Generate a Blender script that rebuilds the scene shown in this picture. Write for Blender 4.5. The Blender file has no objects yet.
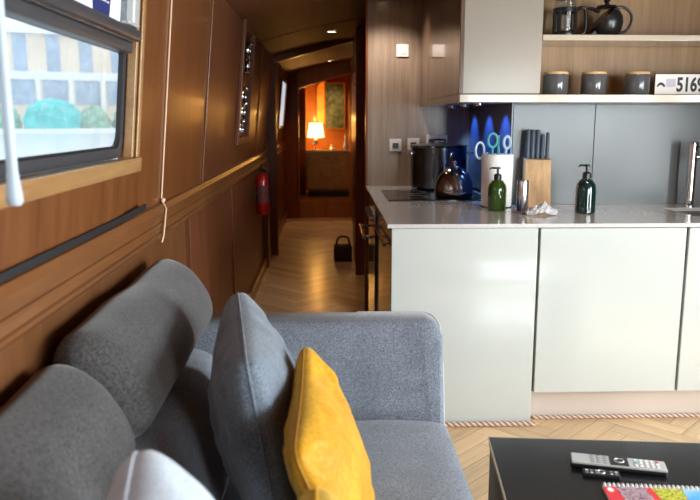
import bpy, bmesh, math, random
from mathutils import Vector, Matrix, noise
random.seed(7)
S = bpy.context.scene
C = S.collection
PI = math.pi

# ------------------------------------------------------------------ materials
MATS = {}
def nmat(name):
    m = bpy.data.materials.new(name); m.use_nodes = True
    nt = m.node_tree; b = nt.nodes['Principled BSDF']
    MATS[name] = m
    return m, nt, b
def plain(name, col, rough=.5, metal=0, coat=0, coat_rough=.05, emit=None, es=1, spec=.5, var=.04, vs=8, bump=0, trans=0, ior=1.45, alpha=1):
    m, nt, b = nmat(name)
    b.inputs['Roughness'].default_value = rough
    b.inputs['Metallic'].default_value = metal
    b.inputs['Coat Weight'].default_value = coat
    b.inputs['Coat Roughness'].default_value = coat_rough
    b.inputs['Specular IOR Level'].default_value = spec
    b.inputs['Transmission Weight'].default_value = trans
    b.inputs['IOR'].default_value = ior
    tc = nt.nodes.new('ShaderNodeTexCoord'); n = nt.nodes.new('ShaderNodeTexNoise')
    n.inputs['Scale'].default_value = vs; n.inputs['Detail'].default_value = 4
    nt.links.new(tc.outputs['Object'], n.inputs['Vector'])
    r = nt.nodes.new('ShaderNodeValToRGB')
    r.color_ramp.elements[0].position = .3; r.color_ramp.elements[1].position = .7
    r.color_ramp.elements[0].color = tuple(max(0, c*(1-var)) for c in col)+(1,)
    r.color_ramp.elements[1].color = tuple(min(1, c*(1+var)) for c in col)+(1,)
    nt.links.new(n.outputs['Fac'], r.inputs['Fac']); nt.links.new(r.outputs['Color'], b.inputs['Base Color'])
    if bump:
        bp = nt.nodes.new('ShaderNodeBump'); bp.inputs['Strength'].default_value = bump; bp.inputs['Distance'].default_value = .01
        nt.links.new(n.outputs['Fac'], bp.inputs['Height']); nt.links.new(bp.outputs['Normal'], b.inputs['Normal'])
    if emit:
        b.inputs['Emission Color'].default_value = tuple(emit)+(1,); b.inputs['Emission Strength'].default_value = es
    return m
def wood(name, c1, c2, scale=(12, 2, 2), rough=.35, coat=.5, coat_rough=.12, knots=.5, uv=False, tint=False, bump=.04, coatior=1.5):
    """grain runs along the axis with the small scale number"""
    m, nt, b = nmat(name)
    L = nt.links.new
    tc = nt.nodes.new('ShaderNodeTexCoord'); mp = nt.nodes.new('ShaderNodeMapping')
    mp.inputs['Scale'].default_value = scale
    L(tc.outputs['UV' if uv else 'Object'], mp.inputs['Vector'])
    n1 = nt.nodes.new('ShaderNodeTexNoise'); n1.inputs['Scale'].default_value = 1.0; n1.inputs['Detail'].default_value = 6; n1.inputs['Roughness'].default_value = .6; n1.inputs['Distortion'].default_value = knots
    L(mp.outputs[0], n1.inputs['Vector'])
    n2 = nt.nodes.new('ShaderNodeTexNoise'); n2.inputs['Scale'].default_value = 6; n2.inputs['Detail'].default_value = 3
    L(mp.outputs[0], n2.inputs['Vector'])
    mx = nt.nodes.new('ShaderNodeMath'); mx.operation = 'MULTIPLY_ADD'; mx.inputs[1].default_value = .35
    L(n2.outputs['Fac'], mx.inputs[0]); 
    m2 = nt.nodes.new('ShaderNodeMath'); m2.operation = 'MULTIPLY'; m2.inputs[1].default_value = .65
    L(n1.outputs['Fac'], m2.inputs[0]); L(m2.outputs[0], mx.inputs[2])
    r = nt.nodes.new('ShaderNodeValToRGB')
    r.color_ramp.elements[0].position = .32; r.color_ramp.elements[1].position = .68
    r.color_ramp.elements[0].color = tuple(c1)+(1,); r.color_ramp.elements[1].color = tuple(c2)+(1,)
    L(mx.outputs[0], r.inputs['Fac'])
    out = r.outputs['Color']
    if tint:
        at = nt.nodes.new('ShaderNodeAttribute'); at.attribute_name = 'plank'
        mm = nt.nodes.new('ShaderNodeMix'); mm.data_type = 'RGBA'; mm.blend_type = 'MULTIPLY'; mm.inputs[0].default_value = 1
        L(out, mm.inputs[6]); L(at.outputs['Color'], mm.inputs[7]); out = mm.outputs[2]
    L(out, b.inputs['Base Color'])
    b.inputs['Roughness'].default_value = rough; b.inputs['Coat Weight'].default_value = coat; b.inputs['Coat Roughness'].default_value = coat_rough
    b.inputs['Coat IOR'].default_value = coatior; b.inputs['Specular IOR Level'].default_value = .28
    bp = nt.nodes.new('ShaderNodeBump'); bp.inputs['Strength'].default_value = bump; bp.inputs['Distance'].default_value = .004
    L(mx.outputs[0], bp.inputs['Height']); L(bp.outputs['Normal'], b.inputs['Normal'])
    return m
def fabric(name, c1, c2, rough=.9, sheen=.3, scale=260, blotch=.12, velvet=False):
    m, nt, b = nmat(name); L = nt.links.new
    tc = nt.nodes.new('ShaderNodeTexCoord')
    n = nt.nodes.new('ShaderNodeTexNoise'); n.inputs['Scale'].default_value = scale; n.inputs['Detail'].default_value = 3; n.inputs['Roughness'].default_value = .75
    L(tc.outputs['Object'], n.inputs['Vector'])
    r = nt.nodes.new('ShaderNodeValToRGB'); r.color_ramp.elements[0].position = .36; r.color_ramp.elements[1].position = .64
    r.color_ramp.elements[0].color = tuple(c1)+(1,); r.color_ramp.elements[1].color = tuple(c2)+(1,)
    L(n.outputs['Fac'], r.inputs['Fac'])
    n2 = nt.nodes.new('ShaderNodeTexNoise'); n2.inputs['Scale'].default_value = 9; n2.inputs['Detail'].default_value = 3
    L(tc.outputs['Object'], n2.inputs['Vector'])
    mr = nt.nodes.new('ShaderNodeMapRange'); mr.inputs['From Min'].default_value = .3; mr.inputs['From Max'].default_value = .7
    mr.inputs['To Min'].default_value = 1-blotch; mr.inputs['To Max'].default_value = 1+blotch
    L(n2.outputs['Fac'], mr.inputs['Value'])
    vm = nt.nodes.new('ShaderNodeVectorMath'); vm.operation = 'SCALE'
    L(r.outputs['Color'], vm.inputs[0]); L(mr.outputs[0], vm.inputs['Scale']); L(vm.outputs[0], b.inputs['Base Color'])
    b.inputs['Roughness'].default_value = rough; b.inputs['Sheen Weight'].default_value = sheen; b.inputs['Sheen Roughness'].default_value = .4
    b.inputs['Specular IOR Level'].default_value = .2
    if velvet:
        b.inputs['Sheen Tint'].default_value = (1, .8, .3, 1)
    bp = nt.nodes.new('ShaderNodeBump'); bp.inputs['Strength'].default_value = .35; bp.inputs['Distance'].default_value = .002
    L(n.outputs['Fac'], bp.inputs['Height']); L(bp.outputs['Normal'], b.inputs['Normal'])
    return m
def pane_mat(name, tint=(1, 1, 1), dirt_glare=.0, rough=.02):
    m, nt, b = nmat(name); L = nt.links.new
    nt.nodes.remove(b); out = nt.nodes['Material Output']
    tr = nt.nodes.new('ShaderNodeBsdfTransparent'); tr.inputs[0].default_value = tuple(tint)+(1,)
    gl = nt.nodes.new('ShaderNodeBsdfGlossy'); gl.inputs['Roughness'].default_value = rough
    df = nt.nodes.new('ShaderNodeBsdfTranslucent'); df.inputs[0].default_value = (.9, .95, 1, 1)
    fr = nt.nodes.new('ShaderNodeFresnel'); fr.inputs[0].default_value = 1.45
    tc = nt.nodes.new('ShaderNodeTexCoord'); n = nt.nodes.new('ShaderNodeTexNoise'); n.inputs['Scale'].default_value = 45; n.inputs['Detail'].default_value = 5
    L(tc.outputs['Object'], n.inputs['Vector'])
    mr = nt.nodes.new('ShaderNodeMapRange'); mr.inputs['From Min'].default_value = .4; mr.inputs['From Max'].default_value = .75; mr.inputs['To Min'].default_value = dirt_glare*.6; mr.inputs['To Max'].default_value = dirt_glare*1.8
    L(n.outputs['Fac'], mr.inputs['Value'])
    m1 = nt.nodes.new('ShaderNodeMixShader'); m2 = nt.nodes.new('ShaderNodeMixShader')
    L(mr.outputs[0], m1.inputs[0]); L(tr.outputs[0], m1.inputs[1]); L(df.outputs[0], m1.inputs[2])
    ge = nt.nodes.new('ShaderNodeNewGeometry'); mu = nt.nodes.new('ShaderNodeMath'); mu.operation = 'MULTIPLY'; su = nt.nodes.new('ShaderNodeMath'); su.operation = 'SUBTRACT'; su.inputs[0].default_value = 1
    L(ge.outputs['Backfacing'], su.inputs[1]); L(su.outputs[0], mu.inputs[0]); L(fr.outputs[0], mu.inputs[1]); L(mu.outputs[0], m2.inputs[0]); L(m1.outputs[0], m2.inputs[1]); L(gl.outputs[0], m2.inputs[2]); L(m2.outputs[0], out.inputs[0])
    return m

W_wall = wood('oak_wall_panel', (.105, .034, .009), (.180, .062, .018), (14, 14, .9), .35, .25, .12)
W_wall2 = wood('corridor_wall_panel', (.095, .029, .011), (.165, .055, .022), (12, 12, .8), .42, .1, .2)
W_rail = wood('oak_rail', (.10, .036, .012), (.18, .070, .023), (14, .9, 14), .35, .25, .18)
W_sill = wood('oak_sill', (.26, .13, .045), (.42, .24, .10), (14, 1, 14), .3, .5, .15)
W_lower = wood('lower_wall_panel', (.10, .038, .013), (.17, .068, .026), (8, 8, .6), .35, .4, .15)
W_ceil = wood('ceiling_panel', (.085, .026, .011), (.15, .050, .021), (9, .7, 9), .60, .0, .15)
W_dark = wood('dark_mahogany', (.17, .048, .016), (.28, .088, .030), (12, 12, .8), .4, .15, .2)
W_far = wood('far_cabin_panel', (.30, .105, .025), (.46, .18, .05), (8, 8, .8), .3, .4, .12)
W_grey = wood('washed_galley_panel', (.20, .135, .095), (.36, .27, .20), (16, 16, .8), .3, .25, .15)
W_shelf = wood('shelf_back_oak', (.30, .165, .072), (.45, .27, .13), (16, 16, .9), .45, .1, .3)
W_lid = wood('mug_lid_oak', (.5, .28, .12), (.7, .45, .22), (20, 3, 20), .4, .2)
W_block = wood('knife_block_beech', (.55, .32, .15), (.80, .54, .30), (60, 60, 5), .45, .1)
W_brown = wood('brown_gloss_door', (.085, .045, .026), (.14, .080, .050), (20, 20, .8), .2, .7, .05)
W_floor = wood('parquet_oak', (.64, .42, .22), (.90, .66, .39), (1.2, 16, 1), .38, .3, .2, uv=True, tint=True, bump=.05)
M_gap = plain('parquet_joint', (.16, .08, .035), .7)
M_gloss = plain('grey_gloss_door', (.49, .51, .485), .16, coat=.5, coat_rough=.06, var=.01)
M_cream = plain('cream_gloss', (.44, .37, .285), .2, coat=.4, coat_rough=.05, var=.01)
M_edge = plain('cabinet_edge', (.07, .06, .055), .6)
M_carc = plain('cabinet_carcass', (.36, .35, .32), .5)
M_top = plain('quartz_worktop', (.52, .50, .48), .16, coat=.45, coat_rough=.06, var=.07, vs=60)
M_splash = plain('grey_splashback', (.17, .184, .192), .30, coat=.1, coat_rough=.2, var=.01)
M_navy = plain('navy_glass', (.02, .04, .13), .32, coat=.6, coat_rough=.2, var=.05)
M_satin = plain('satin_plate', (.78, .70, .66), .4, metal=.0, var=.03)
M_steel = plain('brushed_steel', (.62, .61, .60), .24, metal=1, var=.04, vs=30)
M_chrome = plain('chrome', (.75, .76, .78), .08, metal=1, var=.02)
M_dsteel = plain('dark_steel', (.10, .12, .14), .16, metal=1, var=.05)
M_kettle = plain('kettle_steel', (.30, .28, .27), .13, metal=1, var=.03)
M_black = plain('black_plastic', (.012, .012, .013), .3, coat=.2, var=.1)
M_blackg = plain('black_glass', (.008, .009, .011), .06, coat=.5, coat_rough=.03, var=.05)
M_table = plain('black_lacquer', (.008, .009, .011), .22, coat=.25, coat_rough=.14, var=.1)
M_tedge = plain('table_edge_wear', (.40, .34, .27), .4)
M_alu = plain('grey_window_frame', (.045, .045, .05), .42, metal=.1, var=.05)
M_rubber = plain('black_rubber', (.010, .010, .011), .5)
M_mug = plain('slate_glaze', (.085, .088, .095), .18, coat=.6, coat_rough=.05, var=.05)
M_white = plain('white_plastic', (.80, .80, .79), .4, var=.01)
M_cord = plain('white_cord', (.42, .50, .58), .45, var=.02)
M_twine = plain('cream_twine', (.70, .50, .34), .7)
M_paper = plain('white_paper', (.90, .90, .89), .9, var=.03, bump=.3, vs=50)
M_cloth = plain('white_cloth', (.93, .93, .94), .9, var=.04, bump=.4, vs=70)
M_red = plain('red_enamel', (.5, .010, .010), .25, coat=.5)
M_greenb = plain('green_bottle_glass', (.028, .075, .008), .08, coat=.8, coat_rough=.02, var=.05)
M_tealb = plain('teal_bottle_glass', (.002, .022, .019), .08, coat=.8, coat_rough=.02, var=.05)
M_knife = plain('slate_knife_handle', (.055, .075, .105), .4)
M_turq = plain('turquoise_handle', (.10, .40, .42), .25, coat=.4)
M_pale = plain('pale_blue_handle', (.45, .58, .68), .3, coat=.3)
M_label = plain('navy_sticker', (.015, .025, .12), .5)
M_plate = plain('number_plate_white', (.72, .68, .64), .35, var=.02)
M_lav = plain('plate_lavender', (.48, .44, .55), .4, var=.05)
M_ink = plain('black_ink', (.008, .008, .009), .5)
M_rope1 = plain('cream_rope_strand', (.70, .62, .52), .85, bump=.3, vs=200)
M_rope2 = plain('brown_rope_strand', (.36, .17, .12), .85, bump=.3, vs=200)
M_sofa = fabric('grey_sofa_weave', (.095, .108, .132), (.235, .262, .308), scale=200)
M_sofa_shade = fabric('grey_sofa_weave_shaded', (.040, .038, .038), (.108, .103, .103), scale=170)  # sofa weave darkened to paint in the shade on the head rolls
M_cush = fabric('blue_grey_cushion_weave', (.085, .105, .132), (.200, .235, .280), scale=200)
M_light = fabric('pale_grey_cushion_weave', (.40, .46, .53), (.62, .69, .76))
M_yel = fabric('mustard_velvet', (.42, .19, .005), (.60, .30, .014), rough=.6, sheen=.5, scale=120, blotch=.2, velvet=True)
M_yel2 = fabric('ochre_velvet', (.48, .27, .03), (.62, .38, .06), rough=.6, sheen=.5, scale=120, blotch=.15, velvet=True)
M_yseam_shade = plain('mustard_piping_shaded', (.30, .14, .006), .8)  # piping browned so its colour carries the seam's shadow
M_seam = plain('sofa_seam_piping', (.05, .052, .058), .9)
M_pipe = plain('sofa_piping_pale', (.42, .42, .42), .8)
M_olive = fabric('olive_leather', (.30, .21, .09), (.42, .30, .14), rough=.6, scale=40)
M_shade = plain('lamp_shade_glow', (.9, .6, .2), .8, emit=(1, .50, .10), es=9)
M_bulb = plain('downlight_lens', (1, .9, .7), .4, emit=(1, .78, .50), es=12)
M_bulbc = plain('cool_downlight_lens', (.9, .95, 1), .4, emit=(.65, .8, 1), es=6)
M_remote = plain('silver_plastic', (.52, .53, .52), .35, metal=.3, var=.02)
M_btn = plain('grey_buttons', (.30, .31, .32), .5)
M_btnr = plain('red_button', (.6, .03, .03), .4)
M_btnb = plain('teal_button', (.05, .35, .40), .4)
M_coverred = plain('red_cover', (.72, .03, .045), .35, coat=.3)
M_pane = pane_mat('window_pane', (1, 1, 1), .12)  # dirt on the pane, raised to imitate overexposed glare over the view
M_clear = pane_mat('clear_glass', (.93, .95, .95), .01)
M_amber_glow = plain('painted_amber_glow', (.85, .42, .10), .5, var=.35, vs=5)  # amber base colour stands in for the warm glow in the mirror
M_fgreen = plain('dark_painting', (.05, .07, .05), .4, var=.8, vs=14)
M_bag = plain('dark_wicker', (.05, .028, .02), .8, bump=.5, vs=90)
M_silver = plain('silver_ornament', (.6, .62, .66), .2, metal=1)
M_stone = plain('beige_stone', (.80, .68, .55), .9, vs=.4, var=.08)
M_stonew = plain('white_stone', (.78, .80, .84), .9, vs=.4, var=.03)
M_fwin = plain('far_window_glass', (.32, .42, .55), .5, vs=.5, var=.2)
M_hedge = plain('hedge_leaves', (.22, .42, .30), .9, vs=1.5, var=.5)
M_tarp = plain('teal_tarpaulin', (.05, .52, .50), .6, vs=.8, var=.2)
M_water = plain('canal_water', (.55, .62, .66), .25, vs=.8, var=.12, bump=.2)

# ------------------------------------------------------------------ geometry helpers
def box(bm, x0, x1, y0, y1, z0, z1, bev=0, seg=2, M=None):
    pts = [Vector((x, y, z)) for x in (x0, x1) for y in (y0, y1) for z in (z0, z1)]
    if M: pts = [M @ p for p in pts]
    v = [bm.verts.new(p) for p in pts]
    fs = [bm.faces.new([v[i] for i in f]) for f in ((0, 1, 3, 2), (4, 6, 7, 5), (0, 4, 5, 1), (2, 3, 7, 6), (0, 2, 6, 4), (1, 5, 7, 3))]
    if bev:
        es = {e for f in fs for e in f.edges}
        bmesh.ops.bevel(bm, geom=list(es), offset=bev, segments=seg, profile=.5, affect='EDGES')
    return fs
def prism(bm, loop_a, loop_b):
    a = [bm.verts.new(p) for p in loop_a]; b = [bm.verts.new(p) for p in loop_b]
    n = len(a)
    for i in range(n): bm.faces.new((a[i], a[(i+1) % n], b[(i+1) % n], b[i]))
    bm.faces.new(a[::-1]); bm.faces.new(b)
def ringprism(bm, oa, ia, ob, ib):
    """frame: outer and inner loops on two levels"""
    L = [[bm.verts.new(p) for p in l] for l in (oa, ia, ob, ib)]
    n = len(oa)
    for i in range(n):
        j = (i+1) % n
        bm.faces.new((L[0][i], L[0][j], L[1][j], L[1][i])); bm.faces.new((L[2][i], L[3][i], L[3][j], L[2][j]))
        bm.faces.new((L[0][i], L[2][i], L[2][j], L[0][j])); bm.faces.new((L[1][i], L[1][j], L[3][j], L[3][i]))
def lathe(bm, prof, cx=0, cy=0, n=32, M=None):
    rings = []
    for r, z in prof:
        if r < 1e-5:
            p = Vector((cx, cy, z)); rings.append([bm.verts.new(M @ p if M else p)])
        else:
            row = []
            for i in range(n):
                a = 2*PI*i/n; p = Vector((cx+r*math.cos(a), cy+r*math.sin(a), z)); row.append(bm.verts.new(M @ p if M else p))
            rings.append(row)
    for a, b in zip(rings, rings[1:]):
        for i in range(n):
            j = (i+1) % n
            if len(a) == 1 and len(b) == 1: continue
            if len(a) == 1: bm.faces.new((a[0], b[i], b[j]))
            elif len(b) == 1: bm.faces.new((a[i], b[0], a[j]))
            else: bm.faces.new((a[i], b[i], b[j], a[j]))
    if len(rings[0]) > 1: bm.faces.new(rings[0][::-1])
    if len(rings[-1]) > 1: bm.faces.new(rings[-1])
def tube(bm, pts, r, n=10, closed=False, flat=1.0):
    pts = [Vector(p) for p in pts]; m = len(pts); rings = []
    up = Vector((0, 0, 1)); prev = None
    for i, p in enumerate(pts):
        a = pts[(i-1) % m] if closed or i > 0 else p; b = pts[(i+1) % m] if closed or i < m-1 else p
        t = (b-a).normalized()
        if prev is None:
            s = t.cross(up)
            if s.length < .05: s = t.cross(Vector((1, 0, 0)))
        else: s = prev - t*prev.dot(t)
        s.normalize(); prev = s; u = s.cross(t)
        rr = r[i] if isinstance(r, (list, tuple)) else r
        rings.append([bm.verts.new(p+s*(rr*math.cos(2*PI*k/n))+u*(rr*flat*math.sin(2*PI*k/n))) for k in range(n)])
    rng = range(m) if closed else range(m-1)
    for i in rng:
        a, b = rings[i], rings[(i+1) % m]
        for k in range(n): bm.faces.new((a[k], a[(k+1) % n], b[(k+1) % n], b[k]))
    if not closed:
        bm.faces.new(rings[0][::-1]); bm.faces.new(rings[-1])
def smooth_path(pts, sub=6, closed=False):
    P = [Vector(p) for p in pts]; n = len(P); out = []
    rng = n if closed else n-1
    for i in range(rng):
        g = (lambda k: P[k % n]) if closed else (lambda k: P[min(max(k, 0), n-1)])
        p0, p1, p2, p3 = g(i-1), g(i), g(i+1), g(i+2)
        for s in range(sub):
            t = s/sub
            out.append(.5*((2*p1)+(p2-p0)*t+(2*p0-5*p1+4*p2-p3)*t*t+(3*p1-p0-3*p2+p3)*t**3))
    if not closed: out.append(P[-1].copy())
    return out
def NB(): return bmesh.new()
def tag(o, label, cat, group=None):
    o['label'] = label; o['category'] = cat
    if group: o['group'] = group
    return o
def obj(name, bm, mat, parent=None, smooth=False, origin=None, angle=40, mats=None):
    """link one mesh; vertices are given in world coordinates"""
    bmesh.ops.recalc_face_normals(bm, faces=bm.faces)
    me = bpy.data.meshes.new(name)
    if parent is None and origin is None:
        xs = [v.co for v in bm.verts]
        lo = Vector([min(p[i] for p in xs) for i in range(3)]); hi = Vector([max(p[i] for p in xs) for i in range(3)])
        origin = Vector(((lo.x+hi.x)/2, (lo.y+hi.y)/2, lo.z))
    if parent is not None:
        off = Vector(parent.location); p = parent.parent
        while p: off = off+Vector(p.location); p = p.parent
        o_loc = Vector((0, 0, 0))
    else: off = Vector(origin); o_loc = off
    bmesh.ops.translate(bm, verts=bm.verts, vec=-off)
    bm.to_mesh(me); bm.free()
    for mm in (mats or [mat]): me.materials.append(mm)
    if smooth:
        for p in me.polygons: p.use_smooth = True
        try: me.set_sharp_from_angle(angle=math.radians(angle))
        except Exception: pass
    o = bpy.data.objects.new(name, me); o.location = o_loc; C.objects.link(o)
    if parent is not None: o.parent = parent
    return o
def thing(name, label, cat, loc=(0, 0, 0), group=None):
    o = bpy.data.objects.new(name, None); o.location = loc; C.objects.link(o); o.empty_display_size = .05
    return tag(o, label, cat, group)
def struct(name, bm, mat, **k):
    o = obj(name, bm, mat, **k); o['kind'] = 'structure'; return o
def dup(root, delta, label, group=None):
    r = root.copy(); C.objects.link(r); r.location = Vector(root.location)+Vector(delta); r['label'] = label
    if group: r['group'] = group
    for ch in list(root.children):
        c = ch.copy(); C.objects.link(c); c.parent = r
        for g in ch.children:
            d = g.copy(); C.objects.link(d); d.parent = c
    return r
def text_bm(s, size, M, extrude=.0006, sx=1.0, bold=0):
    cu = bpy.data.curves.new('t', 'FONT'); cu.body = s; cu.size = size; cu.extrude = extrude; cu.offset = bold; cu.resolution_u = 4
    ob = bpy.data.objects.new('t', cu)
    me = bpy.data.meshes.new_from_object(ob)
    bm = NB(); bm.from_mesh(me)
    for v in bm.verts: v.co.x *= sx; v.co = M @ v.co
    bpy.data.objects.remove(ob); bpy.data.curves.remove(cu); bpy.data.meshes.remove(me)
    return bm
FRONT = Matrix(((1, 0, 0, 0), (0, 0, -1, 0), (0, 1, 0, 0), (0, 0, 0, 1)))   # text plane facing the room (-y)

# ------------------------------------------------------------------ left wall frame: leans inwards as it rises
def LX(z, d=0): return -.60+.095*(z-1.05)-d
def Lp(y, z, d=0): return Vector((LX(z, d), y, z))
def lbox(bm, y0, y1, z0, z1, d0, d1, bev=0):
    v = [bm.verts.new(Lp(y, z, d)) for d in (d0, d1) for y in (y0, y1) for z in (z0, z1)]
    fs = [bm.faces.new([v[i] for i in f]) for f in ((0, 1, 3, 2), (4, 6, 7, 5), (0, 4, 5, 1), (2, 3, 7, 6), (0, 2, 6, 4), (1, 5, 7, 3))]
    if bev: bmesh.ops.bevel(bm, geom=list({e for f in fs for e in f.edges}), offset=bev, segments=2, profile=.5, affect='EDGES')

# ------------------------------------------------------------------ floor: herringbone parquet
def build_floor():
    bm = NB(); uvl = bm.loops.layers.uv.new('UVMap'); cl = bm.loops.layers.float_color.new('plank')
    Lk, Wk = .42, .084; n = round(Lk/Wk)
    g = .0009
    X0, X1, Y0, Y1 = -.60, 2.50, -1.7, 10.3
    ca = math.cos(PI/4)
    def inside(x, y): return X0-.3 < x < X1+.3 and Y0-.3 < y < Y1+.3
    def add(u0, v0, u1, v1, alongu):
        pts = [(u0+g, v0+g), (u1-g, v0+g), (u1-g, v1-g), (u0+g, v1-g)]
        w = [((u-v)*ca, (u+v)*ca) for u, v in pts]
        cx = sum(p[0] for p in w)/4; cy = sum(p[1] for p in w)/4
        cx += 1.0; cy += 4
        if not inside(cx, cy): return
        # clip polygon to the room rectangle
        poly = [(p[0]+1.0, p[1]+4) for p in w]; luv = [(u-u0, v-v0) if alongu else (v-v0, u-u0) for u, v in pts]
        P = [(a[0], a[1], b[0], b[1]) for a, b in zip(poly, luv)]
        for ax, lim, sg in ((0, X0, 1), (0, X1, -1), (1, Y0, 1), (1, Y1, -1)):
            Q = []
            for i in range(len(P)):
                a, b = P[i], P[(i+1) % len(P)]
                ia, ib = (a[ax]-lim)*sg >= 0, (b[ax]-lim)*sg >= 0
                if ia: Q.append(a)
                if ia != ib:
                    t = (lim-a[ax])/(b[ax]-a[ax]); Q.append(tuple(a[k]+t*(b[k]-a[k]) for k in range(4)))
            P = Q
            if len(P) < 3: return
        f = bm.faces.new([bm.verts.new((p[0], p[1], 0)) for p in P])
        ou, ov = random.random()*40, random.random()*40
        k = random.uniform(.76, 1.1); w_ = random.uniform(-.04, .04)
        if not alongu: k *= .93
        for lp, p in zip(f.loops, P):
            lp[uvl].uv = (p[2]+ou, p[3]+ov); lp[cl] = (k, k*(1-w_*.5), k*(1-w_), 1)
    R = 110
    for i in range(-R, R):
        for j in range(-R, R):
            # herringbone on an integer lattice
            m = (i-j) % (2*n)
            if m == 0: add(i*Wk, j*Wk, (i+n)*Wk, (j+1)*Wk, True)
            if m == n: pass
            if m == (2*n-1): add(i*Wk, j*Wk, (i+1)*Wk, (j+n)*Wk, False)
    # slab under the joints
    nf = len(bm.faces)
    box(bm, X0-.2, X1+.1, Y0, Y1, -.06, -.0012)
    bm.faces.ensure_lookup_table()
    for f in bm.faces[nf:]: f.material_index = 1
    o = struct('floor', bm, None, mats=[W_floor, M_gap], origin=(1, 4, -.06))
build_floor()
bm = NB(); box(bm, -.62, 1.2, 10.3, 12.4, -.06, .25, .01); struct('floor_far_cabin', bm, W_far)

# ------------------------------------------------------------------ ceiling (arched)
def ceil_z(x): return 2.18-.10*(x-1.0)**2 if x < 1 else 2.18-.09*(x-1.0)**2
bm = NB()
xs = [-.75+i*(3.35/40) for i in range(41)]
for y0, y1 in [(-1.75, 7.42), (7.42, 12.45)]:
    lo = [Vector((x, y0, ceil_z(x))) for x in xs]; hi = [Vector((x, y0, ceil_z(x)+.05)) for x in xs[::-1]]
    sh = Vector((0, y1-y0, 0)); lp = lo+hi
    prism(bm, lp, [p+sh for p in lp])
struct('ceiling', bm, W_ceil, smooth=True)
# curved ribs that cover the panel joints across the ceiling
def rib(name, y0, y1, dz, mat, xa=-.6, xb=2.5, drop=0):
    bm = NB(); X = [xa+i*((xb-xa)/40) for i in range(41)]
    lo = [Vector((x, y0, ceil_z(x)-dz)) for x in X]; hi = [Vector((x, y0, ceil_z(x)-.0005)) for x in X[::-1]]; lp = lo+hi
    prism(bm, lp, [p+Vector((0, y1-y0, 0)) for p in lp]); return struct(name, bm, mat)
rib('trim_1', 3.0, 3.03, .004, W_ceil); rib('trim_2', 5.95, 5.98, .004, W_ceil, xb=.6)

# ------------------------------------------------------------------ left wall
WY0, WY1, WZ0, WZ1 = .15, 2.270, 1.235, 1.90
bm = NB()
lbox(bm, -1.7, 3.54, 1.04, WZ0, 0, .052)             # below the window
lbox(bm, -1.7, 3.54, WZ1, 2.10, 0, .052)
lbox(bm, -1.7, WY0, WZ0, WZ1, 0, .052)
lbox(bm, WY1, 2.655, WZ0, WZ1, 0, .052)
lbox(bm, 2.662, 3.54, WZ0, WZ1, 0, .052)
struct('wall_left', bm, W_wall)
bm = NB()
lbox(bm, 3.55, 12.4, 1.04, 2.10, 0, .14)
o = struct('wall_left_corridor', bm, W_wall2)
# cover strips on the panel joints, their bases on the rail
for k, (y, h) in enumerate(((3.545, .012), (6.2, .015), (7.2, .02), (8.4, .015))):
    bm = NB(); lbox(bm, y-h, y+h, 1.06, 2.06, -.008, 0, .003); struct('trim_%d' % (k+3), bm, W_dark if k else W_rail)
# lower wall
bm = NB(); box(bm, -.74, -.60, -1.7, 3.1, 0, .96); struct('wall_left_lower', bm, W_lower)
bm = NB(); box(bm, -.74, -.585, 3.1, 12.4, 0, .96)
for y in (3.1, 4.5, 7.9): box(bm, -.585, -.578, y, y+.05, 0, .96, .002)
struct('wall_left_lower_corridor', bm, W_wall2)
bm = NB(); box(bm, -.585, -.545, 6.75, 6.95, 0, .955, .004); struct('trim_7', bm, W_rail)
bm = NB(); box(bm, -.585, -.560, 3.1, 10.3, 0, .09, .004); struct('baseboard_left', bm, W_dark)
# gunwale rail: grooved profile
def rail(name, y0, y1, mat):
    prof = [(-.66, .950), (-.590, .945), (-.578, .948), (-.572, .956), (-.572, .966), (-.578, .970), (-.581, .986), (-.576, .988), (-.576, .998),
            (-.581, 1.000), (-.581, 1.022), (-.576, 1.024), (-.576, 1.036), (-.579, 1.042), (-.586, 1.056), (-.60, 1.060), (-.66, 1.060)]
    bm = NB(); prism(bm, [Vector((x, y0, z)) for x, z in prof], [Vector((x, y1, z)) for x, z in prof]); return struct(name, bm, mat)
rail('trim_8', -1.7, 2.655, W_rail); rail('trim_9', 2.66, 10.25, W_rail)
# window: oak liner and sill
def reveal(bm, y0, y1, z0, z1, d0, d1): lbox(bm, y0, y1, z0, z1, d0, d1, .003)
bm = NB(); reveal(bm, WY0-.04, WY1+.035, 1.195, 1.238, -.014, .10); struct('windowsill_1', bm, W_sill)
win = bpy.data.objects.new('window_1', None); C.objects.link(win); win.location = (-.60, 1.2, 1.235); win['kind'] = 'structure'
bm = NB()
reveal(bm, WY1-.018, WY1, 1.238, WZ1, 0.002, .030)          # far side of the liner
reveal(bm, WY1, WY1+.03, 1.238, WZ1+.03, -.008, -.0005)     # architrave
reveal(bm, WY0, WY0+.018, 1.238, WZ1, .002, .030)
reveal(bm, WY0, WY1, WZ1-.018, WZ1, .002, .030)
obj('liner', bm, W_sill, win)
def rrect(y0, y1, z0, z1, r, d, rt=None):
    d = d-.052
    pts = []
    for cy, cz, a0, rr in ((y1-r, z0+r, -90, r), (y1-(rt or r), z1-(rt or r), 0, rt or r), (y0+(rt or r), z1-(rt or r), 90, rt or r), (y0+r, z0+r, 180, r)):
        for i in range(9):
            a = math.radians(a0+i*90/8); pts.append(Lp(cy+rr*math.cos(a), cz+rr*math.sin(a), d))
    return pts
FY0, FY1, FZ0, FZ1 = WY0+.02, WY1-.013, 1.240, WZ1-.02
bm = NB()
ringprism(bm, rrect(FY0, FY1, FZ0, FZ1, .07, .085, .03), rrect(FY0+.024, FY1-.024, FZ0+.028, FZ1-.028, .05, .085, .02), rrect(FY0, FY1, FZ0, FZ1, .07, .102, .03), rrect(FY0+.024, FY1-.024, FZ0+.028, FZ1-.028, .05, .102, .02))
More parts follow.
